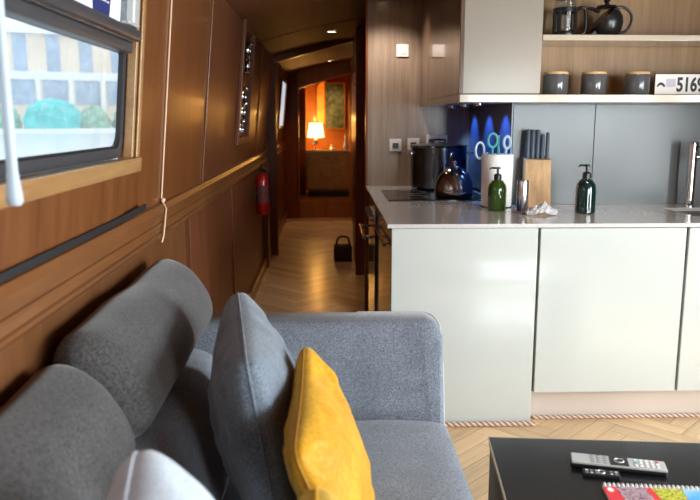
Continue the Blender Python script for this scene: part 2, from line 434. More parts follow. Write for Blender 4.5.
obj('frame', bm, M_alu, win, smooth=True)
bm = NB()
ringprism(bm, rrect(FY0+.023, FY1-.023, FZ0+.027, 1.55, .05, .09, .012), rrect(FY0+.031, FY1-.031, FZ0+.035, 1.54, .045, .092, .01), rrect(FY0+.023, FY1-.023, FZ0+.027, 1.55, .05, .100, .012), rrect(FY0+.031, FY1-.031, FZ0+.035, 1.54, .045, .100, .01))
obj('rubber_seal', bm, M_rubber, win, smooth=True)
bm = NB(); lbox(bm, FY0+.02, FY1-.02, 1.540, 1.569, .008, .048, .006); lbox(bm, FY0+.02, FY1-.008, 1.573, 1.606, -.012, .048, .01)
obj('transom', bm, M_alu, win, smooth=True)
bm = NB(); lbox(bm, FY0+.03, FY1-.03, 1.569, 1.574, .000, .05, .001); obj('transom_bead', bm, M_steel, win)
bm = NB(); prism(bm, rrect(FY0+.025, FY1-.025, FZ0+.029, 1.55, .05, .100, .012), rrect(FY0+.025, FY1-.025, FZ0+.029, 1.55, .05, .104, .012)); obj('lower_pane', bm, M_pane, win)
bm = NB(); lbox(bm, FY0+.036, FY1-.036, 1.60, WZ1-.05, .020, .024); obj('hopper_pane', bm, M_pane, win)
bm = NB(); lbox(bm, FY1-.085, FY1-.03, 1.608, 1.72, -.008, .016, .006); lbox(bm, FY1-.15, FY1-.04, 1.608, 1.618, -.012, .012, .004); obj('hopper_latch', bm, M_remote, win)
# navy sticker standing on the transom
bm = NB()
pa = [Lp(1.815, 1.80, .014), Lp(2.035, 1.80, .014), Lp(1.985, 1.609, .008), Lp(1.855, 1.609, .008)]
prism(bm, pa, [p-Vector((.002, 0, 0)) for p in pa])
st = tag(obj('safety_sticker', bm, M_label), 'navy card with rows of small white writing, on the upper window pane', 'sticker')
bm = NB()
for i in range(8):
    z = 1.640+i*.018
    for k in range(5):
        y = 1.868+k*.022
        w = .010+.009*random.random()
        dd = .008+.006*(z-1.643)/.157-.0012
        lbox(bm, y, y+w, z, z+.004, dd-.0006, dd)
obj('writing', bm, M_white, st)
# blind cord
t = thing('blind_pull', 'thick white blind cord with clear tapered toggle hanging in front of the window', 'blind cord', (-.49, 1.2, 1.22))
bm = NB(); tube(bm, [(-.515, 1.2, 2.0), (-.505, 1.2, 1.7), (-.502, 1.2, 1.27)], .0085, 12); obj('cord', bm, M_cord, t, smooth=True)
bm = NB(); lathe(bm, [(0, 1.215), (.010, 1.215), (.0135, 1.222), (.0125, 1.235), (.009, 1.265), (.007, 1.285), (0, 1.288)], -.502, 1.2, 20); obj('toggle', bm, M_cord, t, smooth=True)
# black flat strip on the rail
bm = NB()
box(bm, -.594, -.588, .6, 2.10, 1.0602, 1.078, .001)
pa = [(-.588, 2.09, 1.0602), (-.588, 2.10, 1.078), (-.570, 2.335, 1.090), (-.570, 2.335, 1.0740)]
prism(bm, [Vector(p) for p in pa], [Vector(p)-Vector((.005, 0, 0)) for p in pa])
tag(obj('blind_rail', bm, M_rubber), 'long flat black strip lying along the oak rail under the window', 'strip')
# thin cord on the wall joint
t = thing('pull_string', 'thin cream string with a knot, running down the wall right of the window', 'string', (-.6, 2.658, .95))
bm = NB(); tube(bm, [Lp(2.658, 2.06, -.004), Lp(2.658, 1.5, -.004), Lp(2.658, 1.07, -.004), (-.572, 2.63, 1.04), (-.566, 2.545, .958), (-.570, 2.53, .935)], .0032, 8); obj('string', bm, M_twine, t, smooth=True)
bm = NB(); lathe(bm, [(0, -.009), (.007, -.006), (.009, 0), (.007, .006), (0, .009)], 0, 0, 12, Matrix.Translation(Lp(2.658, 1.068, -.010))); obj('knot', bm, M_twine, t, smooth=True)
# framed ornament recess in the corridor wall
t = thing('wall_display_frame', 'tall narrow dark glazed frame with silver ornaments on the left corridor wall', 'frame', (-.58, 5.0, 1.19))
bm = NB()
for a in ((4.72, 4.78, 1.19, 1.96), (5.34, 5.40, 1.19, 1.96), (4.78, 5.34, 1.19, 1.235), (4.78, 5.34, 1.915, 1.96)): lbox(bm, *a, -.025, -.001, .004)
obj('frame', bm, W_wall2, t)
bm = NB(); lbox(bm, 4.78, 5.34, 1.235, 1.915, -.006, -.002); obj('backing', bm, M_blackg, t)
for (y, z, r) in ((5.05, 1.80, .045), (5.08, 1.70, .03), (4.95, 1.50, .05), (4.97, 1.40, .05), (4.93, 1.29, .045)):
    bm = NB(); pts = [Lp(y+r*1.6*math.cos(a), z+r*math.sin(a)*1.1, -.014) for a in [2*PI*i/18 for i in range(18)]]
    tube(bm, pts, .010, 8, closed=True); lathe(bm, [(0, -.018), (.018, -.01), (.022, 0), (.018, .01), (0, .018)], 0, 0, 12, Matrix.Translation(Lp(y, z+r, -.024)))
    obj('silver_ornament', bm, M_silver, t, smooth=True)
# small far window in the corridor
bm = NB(); lbox(bm, 8.75, 9.75, 1.25, 1.28, -.02, 0, .003); lbox(bm, 8.75, 9.75, 1.80, 1.83, -.02, 0, .003); lbox(bm, 8.75, 8.80, 1.28, 1.80, -.02, 0, .003); lbox(bm, 9.70, 9.75, 1.28, 1.80, -.02, 0, .003)
w2 = struct('window_2', bm, W_sill)
bm = NB(); lbox(bm, 8.80, 9.70, 1.28, 1.80, -.006, -.001); obj('glow_pane', bm, plain('pane_daylight_glow', (.8, .85, .9), .6, emit=(.75, .85, 1), es=.4), w2)  # pane emits its own glow in place of daylight; wall behind is solid
# fire extinguisher
t = thing('fire_extinguisher', 'red fire extinguisher hung on the lower left wall of the corridor', 'fire extinguisher', (-.515, 5.9, .61))
cx, cy = -.515, 5.9
bm = NB(); lathe(bm, [(0, .610), (.045, .610), (.052, .625), (.052, .880), (.045, .910), (.02, .930), (.016, .950), (0, .950)], cx, cy, 24); obj('cylinder', bm, M_red, t, smooth=True)
bm = NB(); box(bm, cx-.018, cx+.018, cy-.02, cy+.02, .945, .975, .004); box(bm, cx-.012, cx+.012, cy-.09, cy+.02, .977, .988, .003); box(bm, cx-.012, cx+.012, cy-.08, cy+.02, .998, 1.008, .003); obj('valve', bm, M_black, t)
bm = NB(); tube(bm, smooth_path([(cx, cy-.02, .960), (cx+.04, cy-.05, .950), (cx+.062, cy-.04, .880), (cx+.06, cy-.02, .730)]), .008, 8); obj('hose', bm, M_black, t, smooth=True)
bm = NB(); lathe(bm, [(.0525, .700), (.0528, .700), (.0528, .840), (.0525, .840)], cx, cy, 24); obj('instruction_band', bm, plain('extinguisher_label', (.20, .05, .06), .5, var=.5, vs=60), t, smooth=True)
bm = NB(); box(bm, -.583, cx-.052, cy-.03, cy+.03, .740, .780); obj('bracket', bm, M_black, t)

# ------------------------------------------------------------------ galley bulkhead and passage
bm = NB(); box(bm, .27, 2.5, 4.97, 5.03, 0, 2.165); struct('wall_galley', bm, W_grey)
bm = NB(); box(bm, .262, 2.5, 4.935, 4.969, 2.13, 2.158, .004); struct('trim_10', bm, M_cream)
bm = NB(); box(bm, .255, .27, 4.962, 5.04, .0, 2.12, .003); struct('trim_11', bm, W_dark)
bm = NB(); box(bm, .42, .47, 5.03, 6.42, 0, 2.13); struct('wall_passage', bm, W_dark)
bm = NB(); box(bm, .255, .47, 6.42, 7.40, 0, 2.12, .004); box(bm, .245, .335, 6.40, 6.42, 0, 2.11, .004); struct('wall_passage_far', bm, W_dark)
bm = NB(); box(bm, .235, .254, 6.70, 6.76, 1.64, 1.76, .004); sw = tag(obj('door_latch', bm, M_silver), 'small pale latch plate high on the dark post of the passage', 'latch')
# header arch at the end of the passage
bm = NB(); X = [-.56+i*(.86/20) for i in range(21)]
lo = [Vector((x, 7.40, min(ceil_z(x)-.005, 1.923+.272*(x+.404)))) for x in X]
hi = [Vector((x, 7.40, ceil_z(x)+.01)) for x in X[::-1]]; prism(bm, lo+hi, [p+Vector((0, .06, 0)) for p in lo+hi]); struct('wall_header', bm, W_dark)
bm = NB(); box(bm, -.585, -.50, 7.38, 7.47, 0, 2.0, .004); struct('trim_12', bm, W_wall2)
# corridor right side beyond
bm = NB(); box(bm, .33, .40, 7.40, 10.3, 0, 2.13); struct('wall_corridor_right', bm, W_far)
# second doorway
bm = NB(); box(bm, -.60, -.385, 10.25, 10.32, .0, 2.06); struct('wall_far_partition', bm, W_dark)
bm = NB(); box(bm, -.40, -.385, 10.22, 10.35, .25, 1.96, .004); box(bm, .315, .33, 10.22, 10.35, .25, 2.0, .004); X = [-.384+i*(.70/16) for i in range(17)]; lo = [Vector((x, 10.22, 1.77+.30*(x+.384)-.06*(x+.03)**2)) for x in X]; hi = [Vector((x, 10.22, ceil_z(x)+.01)) for x in X[::-1]]; prism(bm, lo+hi, [p+Vector((0, .08, 0)) for p in lo+hi])
d1 = struct('door_1', bm, W_far)
# second arch seen through the doorway
bm = NB(); X = [-.60+i*(1.8/20) for i in range(21)]
lo = [Vector((x, 11.3, 1.86+.16*(x+.6)/.9-.06*(x-.1)**2)) for x in X]; hi = [Vector((x, 11.3, ceil_z(x)+.01)) for x in X[::-1]]
prism(bm, lo+hi, [p+Vector((0, .05, 0)) for p in lo+hi]); struct('wall_far_header', bm, W_far)
bm = NB(); box(bm, -.60, -.32, 11.28, 11.36, .25, 1.9, .004); struct('trim_13', bm, W_far)
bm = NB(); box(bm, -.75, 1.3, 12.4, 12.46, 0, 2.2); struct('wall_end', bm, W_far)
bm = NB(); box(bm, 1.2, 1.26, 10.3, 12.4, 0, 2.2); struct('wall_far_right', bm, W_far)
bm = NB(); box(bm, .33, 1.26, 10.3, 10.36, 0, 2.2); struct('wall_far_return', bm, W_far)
# armchair in the far cabin
t = thing('armchair', 'olive brown upholstered armchair seen from behind, at the far end of the corridor', 'armchair', (.0, 11.0, .25))
bm = NB(); box(bm, -.30, .33, 10.92, 11.45, .33, .58, .03, 3); obj('seat', bm, M_olive, t, smooth=True)
bm = NB(); box(bm, -.31, .34, 10.74, 10.93, .33, .92, .05, 4); obj('backrest', bm, M_olive, t, smooth=True)
for x in (-.33, .28):
    bm = NB(); box(bm, x, x+.09, 10.90, 11.4, .34, .70, .03, 3); obj('armrest', bm, M_olive, t, smooth=True)
bm = NB(); box(bm, -.29, .32, 10.76, 11.42, .25, .335, .01); obj('plinth', bm, M_black, t)
# lamp
t = thing('side_table', 'dark wooden side table carrying the lit lamp in the far cabin', 'side table', (-.17, 11.9, .25))
bm = NB(); box(bm, -.45, .55, 11.72, 12.1, .84, .87, .005); obj('tabletop', bm, W_dark, t)
for x in (-.43, .50):
    for y in (11.74, 12.05): bm = NB(); box(bm, x, x+.03, y, y+.03, .25, .84); obj('leg', bm, W_dark, t)
t = thing('table_lamp', 'lit table lamp with glowing orange shade in the far cabin', 'lamp', (-.18, 11.9, .87))
bm = NB(); lathe(bm, [(0, .87), (.06, .87), (.06, .885), (.015, .90), (.035, .96), (.04, 1.0), (.015, 1.07), (.012, 1.12), (0, 1.12)], -.18, 11.9); obj('base', bm, M_silver, t, smooth=True)
bm = NB()
lathe(bm, [(.13, 1.08), (.10, 1.30), (.097, 1.30), (.127, 1.08)], -.18, 11.9, 28); obj('lamp_shade', bm, M_shade, t, smooth=True)
# arched mirror with a glow painted in amber, and picture on the end wall
t = thing('wall_mirror', 'arched mirror with painted amber glow and a dark frame on the end wall', 'mirror', (-.10, 12.35, 1.25))
def arch(x0, x1, z0, z1, y, n=12):
    r = (x1-x0)/2; p = [Vector((x0, y, z0)), Vector((x1, y, z0))]
    return p+[Vector(((x0+x1)/2+r*math.cos(PI*i/n), y, z1-r+r*math.sin(PI*i/n))) for i in range(n+1)]
bm = NB(); prism(bm, arch(-.16, .10, 1.28, 1.97, 12.38), arch(-.16, .10, 1.28, 1.97, 12.395)); obj('glass', bm, M_amber_glow, t)
bm = NB(); ringprism(bm, arch(-.19, .13, 1.25, 2.0, 12.36), arch(-.16, .10, 1.28, 1.97, 12.36), arch(-.19, .13, 1.25, 2.0, 12.398), arch(-.16, .10, 1.28, 1.97, 12.398)); obj('frame', bm, W_dark, t)
t = thing('wall_picture', 'dark green and grey picture hanging beside the far mirror', 'picture', (.2, 12.35, 1.3))
bm = NB(); box(bm, -.02, .28, 12.30, 12.33, 1.22, 1.93, .005); obj('canvas', bm, M_fgreen, t)
bm = NB(); ringprism(bm, *[[Vector((x, y, z)) for x, z in ((a, b), (c, b), (c, d), (a, d))] for (a, c, b, d, y) in ((-.04, .30, 1.20, 1.95, 12.29), (-.02, .28, 1.22, 1.93, 12.29), (-.04, .30, 1.20, 1.95, 12.335), (-.02, .28, 1.22, 1.93, 12.335))]); obj('frame', bm, W_dark, t)
for (x, c, lb) in ((.08, M_white, 'small white ornament on the far side table, left of the pair'), (.30, M_pale, 'tall pale ornament on the far side table, right of the pair')):
    h = .10 if x < .2 else .24
    bm = NB(); lathe(bm, [(0, .87), (.035, .87), (.045, .87+h*.3), (.02, .87+h*.7), (.03, .87+h), (0, .87+h)], x, 11.85, 16); tag(obj('ornament', bm, c, smooth=True), lb, 'ornament')
# bag on the corridor floor
t = thing('carry_basket', 'small dark basket with a handle on the corridor floor', 'basket', (.155, 7.1, 0))
bm = NB(); box(bm, .06, .235, 7.02, 7.20, .0, .15, .015, 3); obj('basket', bm, M_bag, t, smooth=True)
bm = NB(); tube(bm, smooth_path([(.08, 7.1, .13), (.10, 7.1, .215), (.15, 7.1, .235), (.20, 7.1, .215), (.215, 7.1, .13)]), .010, 8); obj('handle', bm, M_bag, t, smooth=True)
# ceiling downlights
def downlight(x, y, z, label, r=.035, mat=M_bulb, grp='ceiling downlights', rim=M_chrome):
    t = thing('downlight', label, 'light', (x, y, z-.012), grp)
    bm = NB(); lathe(bm, [(r*.75, z-.008), (r, z-.010), (r*1.15, z-.004), (r*1.15, z+.001), (r*.75, z+.001)], x, y, 24); bmesh.ops.delete(bm, geom=[f for f in bm.faces if len(f.verts) > 4], context='FACES'); obj('bezel', bm, rim, t, smooth=True)
    bm = NB(); lathe(bm, [(0, z-.005), (r*.74, z-.005), (r*.74, z), (0, z)], x, y, 20); obj('lens', bm, mat, t, smooth=True)
    return t
downlight(.038, 6.45, ceil_z(.038), 'round warm ceiling downlight above the near end of the passage', .045)
downlight(.042, 9.6, ceil_z(.042), 'round warm ceiling downlight over the far corridor beyond the arch', .045)

# ------------------------------------------------------------------ kitchen units
PX0, PY = .27, 3.12
def unit(name, label, loc, cat='cabinet', group=None): return thing(name, label, cat, loc, group)
t = unit('end_cabinet', 'glossy grey base cabinet with a full-height plain panel, standing beside the sofa arm', (.6, 3.4, 0))
bm = NB(); box(bm, PX0+.004, .906, PY, PY+.020, .004, .894, .0025); obj('front_panel', bm, M_gloss, t)
bm = NB(); box(bm, PX0+.03, .905, PY+.022, 3.83, .0, .895); obj('body', bm, M_carc, t)
bm = NB(); box(bm, PX0+.004, PX0+.024, PY+.024, 4.04, .10, .880, .002); obj('side_panel', bm, W_brown, t)
bm = NB(); box(bm, PX0+.06, PX0+.08, PY+.024, 4.04, .0, .099); obj('plinth', bm, W_brown, t)
bm = NB(); box(bm, PX0-.022, PX0-.006, 3.30, 3.90, .785, .797, .003); box(bm, PX0-.012, PX0+.004, 3.34, 3.36, .787, .795); box(bm, PX0-.012, PX0+.004, 3.84, 3.86, .787, .795); obj('handle', bm, M_dsteel, t)
def base(name, label, x0, x1):
    t = unit(name, label, ((x0+x1)/2, 3.4, 0), group=None)
    bm = NB(); box(bm, x0+.003, x1-.003, PY, PY+.020, .150, .892, .0025); obj('door', bm, M_gloss, t)
    bm = NB(); box(bm, x0, x1-.001, PY+.022, 3.83, .149, .70 if x0 > 1.5 else .895); obj('body', bm, M_edge if False else M_carc, t)
    return t
base('base_cabinet', 'glossy grey base cabinet with a single door, between the end panel and the sink', .914, 1.557)
base('sink_cabinet', 'glossy grey base cabinet below the sink, at the right edge of the photo', 1.563, 2.20)
bm = NB(); box(bm, .915, 2.45, 3.19, 3.208, .002, .148, .002); tag(obj('plinth_board', bm, plain('plinth_gloss', (.56, .47, .41), .25, coat=.3, var=.01)), 'glossy beige plinth board recessed under the base cabinets', 'plinth')
# worktop, L shaped, with a sink cut-out
SX0, SX1, SY0, SY1 = 1.69, 2.24, 3.34, 3.66
bm = NB()
z0, z1 = .8975, .914
def slab(a, b, c, d): box(bm, a, b, c, d, z0, z1)
ys = PY-.018
slab(.255, SX0, ys, 3.838); slab(SX1, 2.45, ys, 3.838); slab(SX0, SX1, ys, SY0); slab(SX0, SX1, SY1, 3.838)
slab(.255, .925, 3.838, 4.968)
bmesh.ops.remove_doubles(bm, verts=bm.verts, dist=1e-5)
w = tag(obj('worktop', bm, M_top), 'glossy pale grey stone worktop running across all the base cabinets', 'worktop')
t = thing('sink', 'undermounted steel sink set in the pale worktop', 'sink', (2.0, 3.46, .73))
bm = NB()
for a in ((SX0-.006, SX0, SY0, SY1, .72, .897), (SX1, SX1+.006, SY0, SY1, .72, .897), (SX0, SX1, SY0-.006, SY0, .72, .897), (SX0, SX1, SY1, SY1+.006, .72, .897), (SX0, SX1, SY0, SY1, .715, .722)): box(bm, *a)
obj('bowl', bm, plain('satin_sink', (.10, .09, .085), .45, metal=.6), t)
bm = NB(); lathe(bm, [(0, .722), (.04, .722), (.042, .726), (0, .727)], 1.98, 3.46, 24); obj('drain', bm, M_chrome, t, smooth=True)
# tap
t = thing('kitchen_tap', 'tall chrome mixer tap behind the sink, at the right edge of the photo', 'tap', (1.855, 3.73, .914))
bm = NB(); lathe(bm, [(0, .914), (.030, .914), (.030, .922), (.023, .926), (.022, 1.19), (.024, 1.192), (.024, 1.235), (.018, 1.242), (0, 1.243)], 1.855, 3.73, 28); obj('pillar', bm, M_chrome, t, smooth=True)
bm = NB(); tube(bm, smooth_path([(1.87, 3.73, 1.165), (1.95, 3.71, 1.175), (2.06, 3.68, 1.20), (2.15, 3.66, 1.19), (2.18, 3.65, 1.13)]), .012, 12); obj('spout', bm, M_chrome, t, smooth=True)
bm = NB(); tube(bm, [(1.87, 3.73, 1.215), (1.96, 3.72, 1.235)], .006, 8); obj('lever', bm, M_chrome, t, smooth=True)
# hob and oven
t = thing('induction_hob', 'black glass hob set into the worktop in front of the galley bulkhead', 'hob', (.6, 4.33, .914))
bm = NB(); box(bm, .335, .895, 4.02, 4.62, .9145, .9205, .002); obj('glass_top', bm, M_blackg, t)
for (x, y, r) in ((.49, 4.18, .08), (.73, 4.18, .10), (.49, 4.46, .10), (.73, 4.46, .08)):
    bm = NB(); tube(bm, [(x+r*math.cos(a), y+r*math.sin(a), .9207) for a in [2*PI*i/32 for i in range(32)]], .0012, 6, closed=True, flat=.3); obj('zone_ring', bm, M_btn, t)
t = thing('built_in_oven', 'dark built-in oven facing the corridor at the left end of the kitchen units', 'oven', (.4, 4.35, 0))
bm = NB(); box(bm, .300, .90, 4.05, 4.65, .0, .882); obj('body', bm, M_dsteel, t)
bm = NB(); box(bm, .262, .299, 4.055, 4.645, .13, .735, .004); obj('door', bm, M_blackg, t)
bm = NB(); box(bm, .262, .299, 4.055, 4.645, .742, .876, .003); obj('control_panel', bm, M_dsteel, t)
bm = NB(); tube(bm, [(.205, 4.10, .70), (.205, 4.60, .70)], .011, 12); tube(bm, [(.205, 4.13, .70), (.263, 4.13, .70)], .007, 8); tube(bm, [(.205, 4.57, .70), (.263, 4.57, .70)], .007, 8); obj('handle', bm, M_kettle, t, smooth=True)
for y in (4.13, 4.23, 4.33, 4.43, 4.53):
    bm = NB(); tube(bm, [(.262, y, .81), (.232, y, .81)], [.021, .018], 18); obj('knob', bm, M_kettle, t, smooth=True)
t = unit('corner_cabinet', 'narrow dark cabinet filling the corner beyond the oven', (.5, 4.8, 0))
bm = NB(); box(bm, .29, .92, 4.66, 4.965, .10, .882); obj('body', bm, W_brown, t)
bm = NB(); box(bm, .268, .288, 4.662, 4.963, .11, .878, .002); obj('door', bm, W_brown, t)

# splashbacks
bm = NB(); box(bm, .955, 2.48, 3.842, 3.90, .0, 2.16); struct('wall_kitchen', bm, M_carc)
bm = NB(); box(bm, .958, 1.380, 3.834, 3.841, .9145, 1.4295, .001); tag(obj('splashback_panel', bm, M_splash), 'pale blue-grey glossy splashback panel behind the knife block', 'splashback')
bm = NB(); box(bm, 1.3835, 2.44, 3.834, 3.841, .9145, 1.4295, .001); tag(obj('splashback_panel', bm, M_splash), 'long pale blue-grey splashback panel behind the tap', 'splashback')
bm = NB(); box(bm, .957, .98, 3.90, 4.97, .88, 2.15); struct('wall_kitchen_return', bm, M_carc)
bm = NB(); box(bm, .948, .9565, 3.836, 4.965, .9145, 1.4295, .001); tag(obj('hob_splashback', bm, M_navy), 'dark navy glass splashback beside the hob, lit by blue spots', 'splashback')

# wall cabinets
CT = 2.15
t = unit('wall_cabinet', 'tall glossy cream-grey wall cabinet with one closed door, left of the open shelves', (.81, 3.65, 1.43))
bm = NB(); box(bm, .632, .992, 3.522, 3.832, 1.468, CT); obj('body', bm, M_carc, t)
bm = NB(); box(bm, .6315, .9945, 3.50, 3.520, 1.472, CT, .002); obj('door', bm, plain('warm_grey_gloss', (.275, .235, .185), .3, coat=.2, coat_rough=.12, var=.01), t)
t = unit('corner_wall_cabinet', 'glossy dark brown wall cabinet running back to the galley bulkhead', (.8, 4.4, 1.43))
bm = NB(); box(bm, .650, .945, 3.845, 4.962, 1.45, CT); obj('body', bm, W_brown, t)
bm = NB(); box(bm, .614, .6485, 4.56, 4.962, 1.435, CT, .002); obj('door', bm, M_cream if False else W_brown, t)
bm = NB(); box(bm, .613, .6305, 3.496, 4.55, 1.470, CT, .002); box(bm, .613, .6175, 3.496, 4.55, 1.432, 1.469); obj('door', bm, W_brown, t)
bm = NB(); box(bm, .6325, .945, 3.845, 4.96, 1.434, 1.449); obj('bottom_board', bm, M_cream, t)
bm = NB(); box(bm, .618, 2.44, 3.494, 3.83, 1.4315, 1.467, .002); tag(obj('pelmet_shelf', bm, M_cream), 'long cream board under the wall cabinet and open shelves, carrying mugs and the number plate', 'shelf')
bm = NB(); box(bm, .9965, 2.44, 3.50, 3.815, 1.712, 1.738, .002); tag(obj('upper_shelf', bm, M_cream), 'cream upper shelf carrying the cafetiere and teapot', 'shelf')
bm = NB(); box(bm, .9965, 2.44, 3.816, 3.832, 1.468, CT, .001); tag(obj('shelf_back_board', bm, W_shelf), 'light oak board behind the open shelves', 'board')
# under-cabinet lights
for (x, y, lb) in ((.80, 4.80, 'small cool light under the wall cabinets, farthest from the camera'), (.80, 4.36, 'small cool light under the wall cabinets, middle one'), (.80, 3.96, 'small cool light under the wall cabinets, nearest the open shelves')):
    downlight(x, y, 1.4338, lb, .022, M_bulbc, 'under-cabinet lights')
    l = bpy.data.lights.new('under_cabinet_spot', 'SPOT'); l.energy = 9; l.color = (.20, .48, 1); l.spot_size = math.radians(82); l.spot_blend = .6; l.shadow_soft_size = .01
    lo_ = bpy.data.objects.new('under_cabinet_spot', l); C.objects.link(lo_); lo_.location = (x, y, 1.424); lo_.rotation_euler = (0, math.radians(-34), 0)

# sockets and switches (steel plates on the bulkhead)
def plate(name, x0, x1, z0, z1, label, dark=True, cat='socket'):
    t = thing(name, label, cat, ((x0+x1)/2, 4.96, z0))
    bm = NB(); box(bm, x0, x1, 4.962, 4.9695, z0, z1, .003); obj('plate', bm, M_satin, t)
    n = max(1, round((x1-x0)/.085))
    for i in range(n):
        cx = x0+(i+.5)*(x1-x0)/n
        bm = NB(); box(bm, cx-.02, cx+.02, 4.958, 4.962, (z0+z1)/2-.02, (z0+z1)/2+.014, .002); obj('socket_face' if dark else 'rocker', bm, M_black if dark else M_satin, t)
plate('wall_socket', .415, .495, 1.145, 1.225, 'steel wall socket on the washed wood bulkhead, left of the big pot')
plate('wall_socket', .535, .615, 1.150, 1.230, 'steel wall socket partly behind the big pot')
plate('wall_socket', .66, .80, 1.175, 1.25, 'wide steel double socket behind the rim of the big pot')
plate('light_switch', .455, .535, 1.755, 1.835, 'brushed steel light switch high on the washed wood bulkhead', False, 'switch')

# rope trims: twisted strands
def rope(name, x0, x1, y, z, r, label):
    t = thing(name, label, 'rope', ((x0+x1)/2, y, 0))
    pitch = .052
    for k in range(4):
        bm = NB(); n = int((x1-x0)/pitch*10); pts = []
        for i in range(n+1):
            x = x0+(x1-x0)*i/n; a = 2*PI*(x-x0)/pitch+k*PI/2
            pts.append((x, y+r*.55*math.cos(a), z+r*.55*math.sin(a)))
        tube(bm, pts, r*.52, 6); obj('strand', bm, M_rope1 if k % 2 else M_rope2, t, smooth=True)
rope('rope_trim', .30, .922, 3.104, .0115, .0110, 'red and cream twisted rope along the foot of the end cabinet panel')
rope('rope_trim', .935, 2.40, 3.178, .0095, .0090, 'beige twisted rope along the foot of the recessed plinth')

# ------------------------------------------------------------------ things on the worktop
T = .914
def pump_bottle(x, y, h, r, mat, label):
    s = h/.215
    t = thing('pump_bottle', label, 'bottle', (x, y, T))
    bm = NB(); lathe(bm, [(0, T+.0005), (r*.9, T+.0005), (r, T+.006), (r, T+.105*s), (r*.92, T+.125*s), (r*.6, T+.145*s), (r*.36, T+.150*s), (r*.36, T+.156*s), (0, T+.156*s)], x, y, 32); obj('glass_body', bm, mat, t, smooth=True)
    bm = NB(); lathe(bm, [(0, T+.152*s), (r*.42, T+.152*s), (r*.42, T+.172*s), (r*.30, T+.178*s), (r*.13, T+.180*s), (r*.13, T+.200*s), (r*.30, T+.202*s), (r*.30, T+.210*s), (0, T+.2135*s)], x, y, 24)
    tube(bm, [(x+.004, y, T+.206*s), (x-.034, y, T+.207*s), (x-.040, y, T+.200*s)], [.0055, .0045, .0035], 8); obj('pump', bm, M_black, t, smooth=True)
pump_bottle(.828, 3.58, .215, .044, M_greenb, 'olive green glass pump bottle with black pump, in front of the white pot')
pump_bottle(1.222, 3.46, .235, .047, M_tealb, 'dark teal glass pump bottle with black pump, right of the white cloth')
t = thing('metal_canister', 'slim silver canister with a navy mark, left of the white cloth', 'canister', (.925, 3.475, T))
bm = NB(); lathe(bm, [(0, T+.0005), (.025, T+.0005), (.0275, T+.004), (.0275, T+.15), (.0255, T+.156), (0, T+.157)], .925, 3.475, 28); obj('can', bm, M_steel, t, smooth=True)
bm = NB(); pts = [(.925+.0280*math.cos(a), 3.475+.0280*math.sin(a)) for a in [math.radians(200+i*6) for i in range(9)]]
va = [Vector((p[0], p[1], T+.01+.0*i)) for i, p in enumerate(pts)]; vb = [Vector((p[0], p[1], T+.055+.02*math.sin(i))) for i, p in enumerate(pts)]
for i in range(8): bm.faces.new([bm.verts.new(q) for q in (va[i], va[i+1], vb[i+1], vb[i])])
obj('printed_mark', bm, M_label, t)
# crumpled cloth
bm = NB()
def cloth():
    N = 30
    g = [[None]*N for _ in range(N)]
    for i in range(N):
        for j in range(N):
            u, v = i/(N-1)*2-1, j/(N-1)*2-1
            rr = math.sqrt(u*u+v*v)
            x = .998+u*.075; y = 3.412+v*.042
            n1 = noise.noise(Vector((u*2.2, v*2.2, 3))); n2 = noise.noise(Vector((u*5, v*5, 9)))
            z = T+.003+max(0, 1-rr*rr*.7)*.030*(1+.7*n1)+.034*abs(n2)*max(0, 1.25-rr)
            x += .018*n1; y += .018*n2
            g[i][j] = bm.verts.new((x, y, max(T+.002, z)))
    for i in range(N-1):
        for j in range(N-1): bm.faces.new((g[i][j], g[i+1][j], g[i+1][j+1], g[i][j+1]))
cloth()
bmesh.ops.solidify(bm, geom=bm.faces[:], thickness=.0012)
for v in bm.verts: v.co.z = max(v.co.z, T+.0006)
tag(obj('dish_cloth', bm, M_cloth, smooth=True, angle=80), 'crumpled white cloth lying before the knife block', 'cloth')
# knife block
t = thing('knife_block', 'light wooden knife block standing before the pale splashback', 'knife block', (1.09, 3.73, T))
bm = NB()
a = [Vector((x, y, z)) for x, y, z in ((1.022, 3.66, T-.0055), (1.022, 3.79, T-.0055), (1.022, 3.80, T+.247), (1.022, 3.70, T+.232))]
Mz = Matrix.Translation(Vector((1.066, 3.752, .006))) @ Matrix.Rotation(math.radians(-7), 4, 'Z') @ Matrix.Translation(Vector((-1.085, -3.73, 0)))
prism(bm, [Mz @ p for p in a], [Mz @ (p+Vector((.128, 0, 0))) for p in a]); bmesh.ops.bevel(bm, geom=bm.edges[:], offset=.003, segments=2, profile=.5, affect='EDGES')
obj('block', bm, W_block, t)
for i, (h, w_) in enumerate(((.150, .015), (.148, .015), (.148, .014), (.125, .012), (.135, .010))):
    k = thing('kitchen_knife', 'slate-handled knife in the wooden block, ' + ('leftmost', 'second from left', 'middle one', 'second from right', 'rightmost')[i]+' of five', 'knife', (1.02+i*.028, 3.74, T+.2), 'knives in the wooden block')
    cx = 1.036+i*.0248; cy = 3.745
    bm = NB(); pts = smooth_path([(cx, cy, T+.233), (cx+.001, cy+.004, T+.25), (cx+.002, cy+.010, T+.233+h*.5), (cx+.003, cy+.016, T+.233+h*.85), (cx+.003, cy+.018, T+.233+h)], 4)
    n = len(pts); rs = [w_*.78*(1+.25*math.sin(PI*j/(n-1)))*(1 if 0 < j < n-1 else .7) for j in range(n)]
    tube(bm, [Mz @ p for p in pts], rs, 12); obj('handle', bm, M_knife, k, smooth=True)
    bm = NB(); box(bm, cx-.0008, cx+.0008, cy-.012, cy+.012, T+.14, T+.233, M=Mz); obj('blade', bm, M_steel, k)
